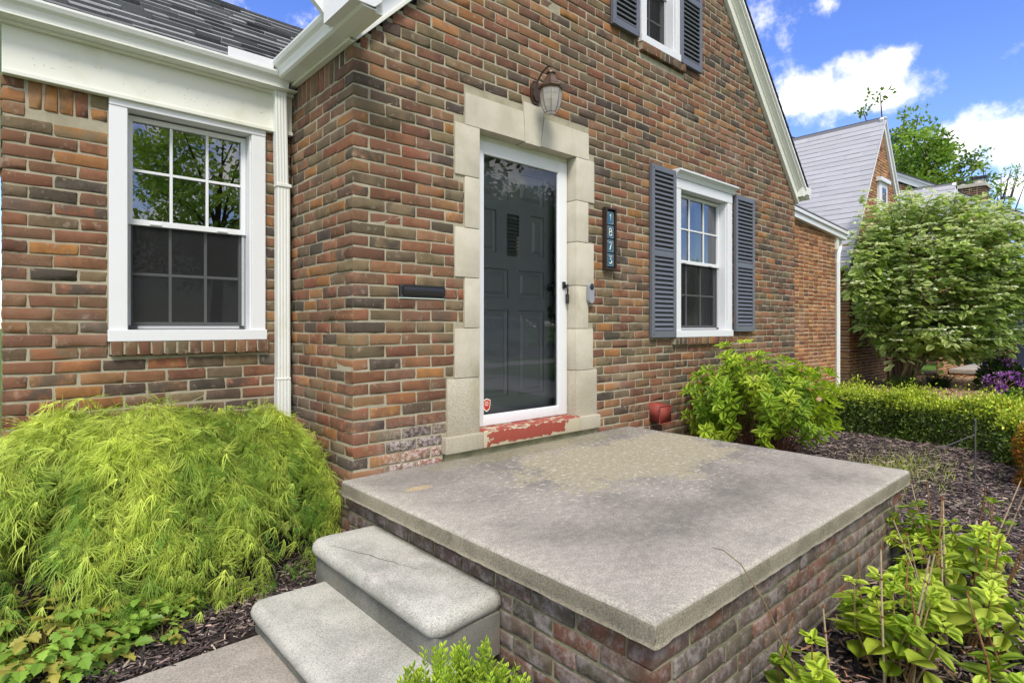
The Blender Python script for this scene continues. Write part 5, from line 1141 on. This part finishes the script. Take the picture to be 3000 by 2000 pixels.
chips('mulch_chips', 30000, (-.2, 4.2, -3.0, -1.0), -.483, DM+[srgb(120, 104, 100)], .025, .07, 'dark shredded bark mulch in the bed on the right of the porch', dens=notwall)
chips('mulch_chips', 28000, (2.6, 7.6, -2.7, -.05), -.480, DM+[srgb(130, 116, 112)], .03, .08, 'dark shredded bark mulch between the porch and the boxwood hedge', dens=notwall)
chips('wood_chips', 9000, (10, 19, -1.0, 1.0), -.465, [srgb(206, 172, 132), srgb(180, 142, 104), srgb(222, 196, 160), srgb(140, 104, 74)], .05, .13, 'pale tan wood chips round the neighbouring shrubs')
chips('leaf_litter', 260, (.1, 1.7, -2.6, -2.06), -.47, [srgb(150, 110, 84), srgb(176, 142, 112)], .03, .06, 'curled brown leaf litter on the mulch beside the porch base', .02)
# ---------------- shepherd's stake
rod = thing('garden_stake', (4.42, -2.06, -.5), 'thin dark steel garden stake with forked arms standing in the mulch', 'stake')
mb = MB(); mb.tube([(4.42, -2.06, -.5), (4.42, -2.06, .0), (4.425, -2.06, .055)], [.006, .005, .009], 6); mb.build('pole', 'rod', rod)
mb = MB(); mb.tube([(4.42, -2.06, -.02), (4.26, -1.86, -.14)], .004, 5); mb.tube([(4.42, -2.06, .05), (4.40, -2.06, .10), (4.42, -2.06, .12), (4.44, -2.06, .10), (4.42, -2.06, .05)], .004, 5); mb.build('arm', 'rod', rod)

# ================================================================== neighbouring houses
NPAL = [srgb(196, 128, 78), srgb(170, 104, 70), srgb(206, 142, 92), srgb(160, 96, 70), srgb(176, 120, 80), srgb(140, 92, 74)]
def far_bricks(parent, specs):
    runs = [(f_, [(p, q, c, d, False, k) for p, q, c, d, e, k in brick_run(a, b, z0, z1, h, 'none', lim)], 0) for f_, a, b, z0, z1, h, lim in specs]
    TBsave = globals()['TB']; globals()['TB'] = TR_F; brick_mesh('brickwork', runs, parent, 'brick', NPAL, [2, 2, 2, 2, 2, 1.5]); globals()['TB'] = TBsave
    mortar_sheet([(f_, a, b, z0, z1, h, lim) for f_, a, b, z0, z1, h, lim in specs], parent, 'mortar', 'mortar_far', .005)
TR_F = box_template([E0, (1, 0), (1, 1), E1], [E0, E1], [E0, (1, 0), (1, 1), E1], True)
nb = thing('neighbour_house', (13, 1.5, -.5), 'neighbouring brick house with a tall steep gable and pale grey shingle roof', 'house')
GX, GZ, SL = 15.0, 6.10, 1.50
wing = fr((8.3, 1.1, 0), (1, 0, 0), (0, 1, 0)); wingr = fr((10.66, 1.1, 0), (0, 1, 0), (-1, 0, 0)); wingl = fr((8.3, 1.1, 0), (0, 1, 0), (1, 0, 0)); main = fr((12.7, 1.5, 0), (1, 0, 0), (0, 1, 0)); mainl = fr((12.7, 1.5, 0), (0, 1, 0), (1, 0, 0))
gl = lambda z: (max(0, (GX-12.7)-(GZ-.12-z)/SL), min(5.2, (GX-12.7)+(GZ-.12-z)/SL))
nwin = [(1.95, 2.5, 3.05, 4.45)]
far_bricks(nb, [(wing, 0, 2.36, -.55, 2.9, [], lambda z: (0, 2.36) if z < 2.66 else (0, .6)), (wingr, 0, 1.2, -.55, 2.55, [], None), (wingl, 0, 1.0, -.55, 2.8, [], None), (main, 0, 5.2, -.55, 6.1, nwin, gl), (mainl, 0, .8, -.55, 2.7, [], None)])
mb = MB(); u = np.array((2.66, 0, -.165)); u /= np.linalg.norm(u); w_ = np.cross(u, (0, 1, 0)); w_ = w_ if w_[2] > 0 else -w_
f_ = ((8.2, 1.04, 2.74), u, (0, 1, 0), w_); mb.box((0, -.02, 0), (2.86, .06, .14), .004, frame=f_); mb.box((0, -.05, .10), (2.9, .02, .16), .004, frame=f_); mb.build('rake_board', 'white', nb)
mb = MB(); mb.box((10.62, 1.06, 2.35), (10.74, 1.16, 2.60), .004); mb.box((10.60, 1.1, 2.52), (11.0, 3, 2.58), .004); mb.build('soffit', 'trim', nb)
mb = MB(); mb.tube([(10.95, 1.12, 2.52), (10.95, 1.12, 2.42), (10.74, 1.08, 2.28), (10.72, 1.08, 2.1), (10.72, 1.08, -.4)], .045, 8); mb.build('downspout', 'alu', nb)
PL = np.array(srgb(160, 161, 166))
s = 1/math.hypot(1, .22); shingle_roof('roof', nb, (8.2, 1.0, 2.93), (u[0], 0, u[2]), (0, s, .22*s), 2.9, 2.6, 'shingle2', PL, .14, .3, .012, .05, .08)
s = 1/math.hypot(1, SL); ln = (GX-12.35)/s
shingle_roof('roof', nb, (12.35, 1.40, GZ-SL*(GX-12.35)), (0, 1, 0), (s, 0, SL*s), 6.2, ln, 'shingle2', PL, .165, .36, .012, .04, .05); ln2 = 2.6/s
shingle_roof('roof', nb, (17.6, 1.40, GZ-SL*2.6), (0, 1, 0), (-s, 0, SL*s), 6.2, ln2, 'shingle2', PL, .165, .36, .012, .04, .05)
for sx, L_ in ((-1, ln), (1, ln2)):
    u = np.array((sx*s, 0, -SL*s)); w_ = np.array((sx*SL*s, 0, s)); f_ = ((GX, 1.5, GZ), u, (0, 1, 0), w_); mb = MB()
    mb.box((0, -.06, -.17), (L_, .02, -.02), .004, frame=f_); mb.box((0, -.10, -.07), (L_, .0, -.015), .004, frame=f_); mb.build('rake_board', 'white', nb)
mb = MB(); mb.box((14.62, 1.44, 3.05), (15.24, 1.6, 4.42), .006); mb.box((14.55, 1.38, 4.42), (15.32, 1.56, 4.52), .008); fr_ = mb.build('window', 'white', nb); mb = MB(); mb.box((14.82, 1.43, 3.15), (15.10, 1.47, 4.3), .003); mb.build('pane', 'carglass', fr_)
# second gable further right
g2 = subempty('entrance_gable', nb); SX, SZ, S2 = 18.0, 4.80, 1.15; s = 1/math.hypot(1, S2)
shingle_roof('roof', g2, (16.4, .55, SZ-S2*1.6), (0, 1, 0), (s, 0, S2*s), 6, 1.6/s, 'shingle2', PL, .165, .36, .012, .04, .05); shingle_roof('roof', g2, (19.6, .55, SZ-S2*1.6), (0, 1, 0), (-s, 0, S2*s), 6, 1.6/s, 'shingle2', PL, .165, .36, .012, .04, .05)
mb = MB()
for sx in (-1, 1): mb.box((0, -.05, -.16), (1.6/s, .03, -.02), .004, frame=((SX, .6, SZ), np.array((sx*s, 0, -S2*s)), (0, 1, 0), np.array((sx*S2*s, 0, s))))
mb.build('rake_board', 'white', g2); far_bricks(g2, [(fr((16.5, .65, 0), (1, 0, 0), (0, 1, 0)), 0, 3.0, -.5, 4.75, [], lambda z: (max(0, 1.5-(SZ-.1-z)/S2), min(3, 1.5+(SZ-.1-z)/S2)))])
# neighbour porch
npz = thing('neighbour_porch', (19, .2, -.5), 'low concrete porch slab with brick base at the neighbouring house', 'porch')
mb = MB(); mb.box((17.5, -.85, -.40), (21.5, .62, -.285), .01, TR2); mb.build('slab', 'pave', npz, True); TBs = TB; TB = TR_F
brick_mesh('brick_base', [(fr((17.56, -.8, 0), (0, 1, 0), (1, 0, 0)), brick_run(0, 1.4, -.55, -.40, (), 'none'), 0), (fr((17.56, -.8, 0), (1, 0, 0), (0, 1, 0)), brick_run(0, 3.9, -.55, -.40, (), 'none'), 0)], npz, 'brick', NPAL, [1, 2, 1, 2, 1, 1]); TB = TBs
mb = MB(); mb.box((17.57, -.78, -.55), (21.4, .6, -.401), .001); mb.build('mortar', 'mortar_far', npz)
mb = MB(); mb.box((17.45, -1.35, -.52), (18.6, -.86, -.34), .02, TR2); o = mb.build('step', 'pave', npz, True)
rl = thing('porch_railing', (19.45, -.62, -.285), 'dark navy metal porch post and rail at the right edge', 'railing')
mb = MB(); mb.box((19.38, -.70, -.284), (19.54, -.54, 2.3), .01); mb.box((19.33, -.75, -.283), (19.59, -.49, -.23), .01); mb.build('post', 'post', rl)
mb = MB(); mb.box((19.42, -.54, .72), (19.50, .6, .84), .006); mb.build('rail', 'post', rl)
# third house with chimney: gable end faces us
h3 = thing('far_house', (24, 2, -.5), 'farther brick house with a side gable and white eaves behind the viburnum', 'house')
far3 = fr((24, .35, 0), (0, 1, 0), (1, 0, 0)); rk = lambda z: (max(0, (z-4.50)/.585), 9 if z < 8 else 8.9)
TBs = TB; far_bricks(h3, [(far3, 0, 8.6, -.5, 8.6, [], lambda z: (max(0, (z-4.50)/.585), 8.6)), (fr((24, .35, 0), (1, 0, 0), (0, 1, 0)), 0, 9, -.5, 4.5, [(.9, 1.9, 2.9, 4.1), (3.2, 4.2, 2.9, 4.1), (.9, 1.9, .4, 1.9)], None)])
u = np.array((0, 1, .585)); u /= np.linalg.norm(u); w_ = np.array((0, -u[2], u[1])); mb = MB(); f_ = ((24, .0, 4.37), u, (1, 0, 0), w_)
mb.box((0, -.10, 0), (9.4, .04, .24), .006, frame=f_); mb.box((0, -.16, .19), (9.4, .02, .27), .006, frame=f_); mb.build('rake_board', 'white', h3)
mb = MB(); mb.col = (.08, .08, .085); mb.box((-.02, -.2, .27), (9.4, 10, .31), .003, frame=f_); mb.build('roof', 'shingle', h3)
mb = MB(); mb.box((23.85, -.12, 4.30), (34, .02, 4.50), .01); mb.box((23.9, .02, 4.32), (34, .36, 4.36), .004); mb.box((23.85, -.20, 4.48), (34, -.06, 4.58), .01); mb.build('gutter', 'alu', h3)
for (a, c, d) in ((24.9, 2.9, 4.1), (27.2, 2.9, 4.1), (24.9, .4, 1.9)):
    mb = MB(); mb.box((a, .30, c), (a+1.0, .42, d), .006); wdw = mb.build('window', 'white', h3); mb = MB(); mb.box((a+.08, .29, c+.08), (a+.92, .31, d-.08), .002); mb.build('pane', 'carglass', wdw)
    mb = MB(); mb.box((a-.42, .29, c-.05), (a-.04, .34, d+.05), .004); mb.build('shutter', 'black', h3)
chm = subempty('chimney', h3)
TB = TR_F; brick_mesh('stack', [(fr((24.6, .95, 0), (0, 1, 0), (1, 0, 0)), brick_run(0, .85, 4.6, 5.85, (), 'none'), 0), (fr((24.6, .95, 0), (1, 0, 0), (0, 1, 0)), brick_run(0, .8, 4.6, 5.85, (), 'none'), 0)], chm, 'brick', [srgb(112, 70, 56), srgb(90, 62, 54)], [1, 1]); TB = TBs
mb = MB(); mb.box((24.605, .955, 4.5), (25.4, 1.8, 5.845), .001); mb.build('mortar', 'mortar_far', chm)
mb = MB(); mb.box((24.54, .89, 5.85), (25.46, 1.86, 5.97), .01, TR2); mb.lathe([(.20, 5.97), (.17, 6.12), (0, 6.12)], (24.95, 1.15, 0), 10); mb.lathe([(.12, 5.97), (.11, 6.06), (0, 6.06)], (24.95, 1.62, 0), 10); mb.build('chimney_cap', 'cap', chm)
mb = MB(); mb.box((24.72, .90, 6.22), (25.2, 1.42, 6.25), .004); mb.box((24.85, 1.48, 6.14), (25.1, 1.76, 6.16), .004)
for q in ((24.8, .98), (24.8, 1.32), (24.9, 1.55), (24.9, 1.7)): mb.tube([(q[0], q[1], 5.97), (q[0], q[1], 6.23 if q[1] < 1.4 else 6.15)], .008, 4)
mb.build('flue_cover', 'black', chm)

# ================================================================== vehicles
def car(name, label, loc, rz, paint, scale=1.0):
    t = thing(name, loc, label, 'car'); L, W = 4.7, 1.85
    body = [(-2.30, .38), (-2.34, .62), (-2.28, .98), (-2.22, 1.10), (-1.98, 1.62), (-1.80, 1.72), (.35, 1.74), (.62, 1.66), (1.12, 1.14), (1.95, 1.04), (2.26, .90), (2.34, .62), (2.28, .36), (1.92, .34), (1.84, .56), (1.66, .70), (1.40, .73), (1.14, .68), (.98, .52), (.94, .32), (-.94, .32), (-.98, .52), (-1.14, .68), (-1.40, .73), (-1.66, .70), (-1.84, .56), (-1.90, .34)]
    n = len(body); sec = [(-.50, .86), (-.49, .95), (-.45, .99), (0, 1.0), (.45, .99), (.49, .95), (.50, .86)]; V = []; 
    for (yy_, q) in sec:
        for (X, Z) in body:
            tum = max(0, Z-1.08)*.32; V.append((X*q if abs(X) > 2 else X, yy_*W*(1)-math.copysign(min(tum, abs(yy_)*W*.9), yy_) if abs(yy_) > .1 else yy_*W, Z*(1 if q > .98 else (.985 if Z > 1 else 1.01))))
    m = len(sec); i = np.arange(m-1)[:, None]*n; j = np.arange(n)[None]; jn = (j+1) % n; Q = np.stack([i+j, i+jn, i+n+jn, i+n+j], 2).reshape(-1, 4)
    ctr = len(V); T = []
    for e in (0, m-1):
        c = np.array(V[e*n:(e+1)*n]); V.append((0, c[0][1], .85)); k = len(V)-1
        T += [(e*n+a, e*n+(a+1) % n, k) for a in range(n)]
    V = np.array(V)*scale; o = make('body', V, [Q, np.array(T)], M[paint], None, False); o.parent = t
    g = MB()
    for sd in (-1, 1):
        for poly in ([(-1.92, 1.14), (-1.78, 1.56), (-1.18, 1.62), (-1.12, 1.14)], [(-1.02, 1.14), (-1.06, 1.62), (-.2, 1.63), (-.18, 1.14)], [(-.08, 1.14), (-.1, 1.63), (.36, 1.61), (.86, 1.14)]):
            g.add([(a, sd*(W/2-max(0, b-1.08)*.32+.012), b) for a, b in poly], np.array([[0, 1, 2, 3]]))
    g.add([(-2.21, -.68, 1.16), (-2.21, .68, 1.16), (-2.02, .62, 1.56), (-2.02, -.62, 1.56)], np.array([[0, 1, 2, 3]])); g.add([(1.08, -.70, 1.20), (1.08, .70, 1.20), (.66, .60, 1.62), (.66, -.60, 1.62)], np.array([[0, 1, 2, 3]]))
    o = g.build('windows', 'carglass'); o.parent = t
    for X in (-1.4, 1.4):
        for sd in (-1, 1):
            w = MB(); w.lathe([(0, -.11), (.30, -.11), (.35, -.08), (.36, 0), (.35, .08), (.30, .11), (0, .11)], (X, sd*.80, .36), 20, frame=((1, 0, 0), (0, 0, 1), (0, 1, 0))); o = w.build('wheel', 'tyre'); o.parent = t
            w = MB(); w.lathe([(0, .06), (.06, .05), (.20, .03), (.22, .0)], (X, sd*.91, .36), 12, frame=((1, 0, 0), (0, 0, 1), (0, sd, 0))); h = w.build('rim', 'rod'); h.parent = o
    b = MB(); b.box((-2.36, -.80, .40), (-2.28, .80, .60), .02); b.box((2.26, -.80, .38), (2.36, .80, .56), .02); b.box((-1.6, -.60, 1.73), (.1, -.56, 1.79), .01); b.box((-1.6, .56, 1.73), (.1, .60, 1.79), .01); o = b.build('bumper_and_rails', 'black'); o.parent = t
    l = MB(); l.cur = 0
    for sd in (-1, 1): l.box((-2.345, sd*.62-.1, .82), (-2.25, sd*.62+.1, 1.06), .01)
    o = l.build('tail_lights', 'stickerred'); o.parent = t
    l = MB()
    for sd in (-1, 1): l.box((2.18, sd*.62-.16, .68), (2.32, sd*.62+.16, .82), .02)
    o = l.build('headlights', 'cream'); o.parent = t
    t.rotation_euler = (0, 0, rz); return t
car('parked_car', 'silver sport utility car parked across the street, seen mirrored in the storm door', (14.6, -17.0, -.50), math.pi, 'carsilver')
car('parked_car', 'white car behind the far hedge next to the navy porch post', (33.5, 2.4, -.75), math.pi/2, 'carwhite')

# ================================================================== trees
def tree(name, loc, h, cr, label, seed, nclump=120, per=90, leaf=.16, pal=None, group=None, ratio=.8, trunk_h=.3, sparse=0, cat='tree'):
    r = np.random.default_rng(seed); t = thing(name, loc, label, cat, group); L0 = np.array(loc, float); st = MB(); st.col = srgb(92, 76, 62); parts = []; cz = h*(trunk_h+(1-trunk_h)/2); H2 = h*(1-trunk_h)/2
    st.tube([L0, L0+(0, 0, h*trunk_h*.6), L0+(.1, 0, h*trunk_h*1.2), L0+(0, .1, h*.75)], [h*.030, h*.024, h*.018, h*.006], 9)
    P, A, N_, C = [], [], [], []
    for i in range(nclump+sparse):
        u = unit(r.normal(0, 1, 3)); rad = r.uniform(.35, 1)**.6
        if i >= nclump: rad = r.uniform(1.0, 1.28); u[2] = abs(u[2])*.8; u = unit(u)
        c = L0+np.array((0, 0, cz))+u*rad*np.array((cr, cr, H2))*(1+.14*math.sin(3*math.atan2(u[1], u[0])+seed)+.1*math.sin(5*u[2]+seed*2)); s = cr*.20*r.uniform(.6, 1.3)*(.6 if i >= nclump else 1)
        if i % 5 == 0 or i >= nclump: b = L0+np.array((0, 0, h*(trunk_h+.3*r.random()))); st.tube([b, (b+c)/2+r.normal(0, .15, 3)+(0, 0, h*.02), c], [h*.009, h*.005, h*.0018], 5)
        m = int(per*(.35 if i >= nclump else 1)); q = r.normal(0, 1, (m, 3)); q = unit(q)*(r.uniform(.1, 1, (m, 1))**.45)*s*np.array((1.25, 1.25, .8)); P.append(c+q); A.append(unit(q+r.normal(0, s, (m, 3)))); N_.append(unit(r.normal(0, 1, (m, 3))+(0, 0, .7))); base = np.array((pal or G_TREE)[r.integers(0, len(pal or G_TREE))])*r.normal(1, .14); C.append(np.clip(np.tile(base, (m, 1))*r.normal(1, .12, (m, 1)), .005, .9))
    P, A, N_, C = map(np.vstack, (P, A, N_, C)); V, F, c = scatter(SMALL, P, A, N_, leaf*r.uniform(.7, 1.3, len(P)), C); make('crown', V, F, 'leaf', t, False, {'ca': c}); st.build('trunk', 'bark', t); return t
G_TREE = [srgb(126, 156, 56), srgb(106, 138, 48), srgb(90, 122, 44), srgb(142, 168, 66)]
BT = 'trees rising behind the neighbouring houses'
tree('tree', (34.5, 6.2, -.5), 11.9, 3.4, 'leafy light-green tree between the tall gable and the chimney', 11, 230, 130, .22, group=BT, sparse=50)
tree('tree', (40, 3.0, -.5), 10.2, 2.3, 'thin branchy tree right beyond the brick chimney', 12, 40, 60, .15, group=BT, sparse=26)
tree('tree', (25.3, 6.9, -.5), 7.3, 1.4, 'tree whose topmost twigs just show over the grey roof ridge', 13, 40, 60, .16, group=BT, sparse=12)
ST = 'street trees seen mirrored in the glass'
a = tree('tree', (4.6, -18.5, -.5), 9.0, 3.0, 'broad street tree mirrored in the left window panes', 21, 120, 80, .22, group=ST, pal=[srgb(184, 206, 108), srgb(160, 188, 92)])
for (x_, y_, s_, lb) in ((14, -31, 1.0, 'street tree mirrored left of the silver car in the storm door'), (48, -27, .8, 'street tree mirrored low in the shuttered window'), (-9, -26, 1.0, 'street tree mirrored at the left edge of the left window'), (37.5, -29, 1.4, 'street tree mirrored at the right edge of the storm door glass')):
    c = copy_tree(a); c.location = (x_, y_, -.5); c.scale = (s_, s_, s_); c['label'] = lb; c.rotation_euler = (0, 0, x_)

tree('tree', (7.3, -9.4, -.5), 10.5, 3.1, 'high-crowned tree mirrored at the top of the storm door glass', 31, 150, 80, .20, group=ST, pal=[srgb(130, 164, 66), srgb(110, 146, 58)], trunk_h=.46)

b_ = tree('tree', (28.8, -31, -.5), 13.5, 4.6, 'dense street tree mirrored in the middle of the storm door', 41, 260, 110, .30, group=ST, pal=[srgb(96, 124, 60), srgb(78, 106, 50), srgb(112, 138, 70)], trunk_h=.12)
for (x_, y_, s_, lb) in ((34.5, -33, .95, 'dense street tree mirrored right of the middle of the storm door'), (23.5, -33, 1.0, 'dense street tree mirrored left of the middle of the storm door')):
    c = copy_tree(b_); c.location = (x_, y_, -.5); c.scale = (s_, s_, s_); c['label'] = lb; c.rotation_euler = (0, 0, x_)
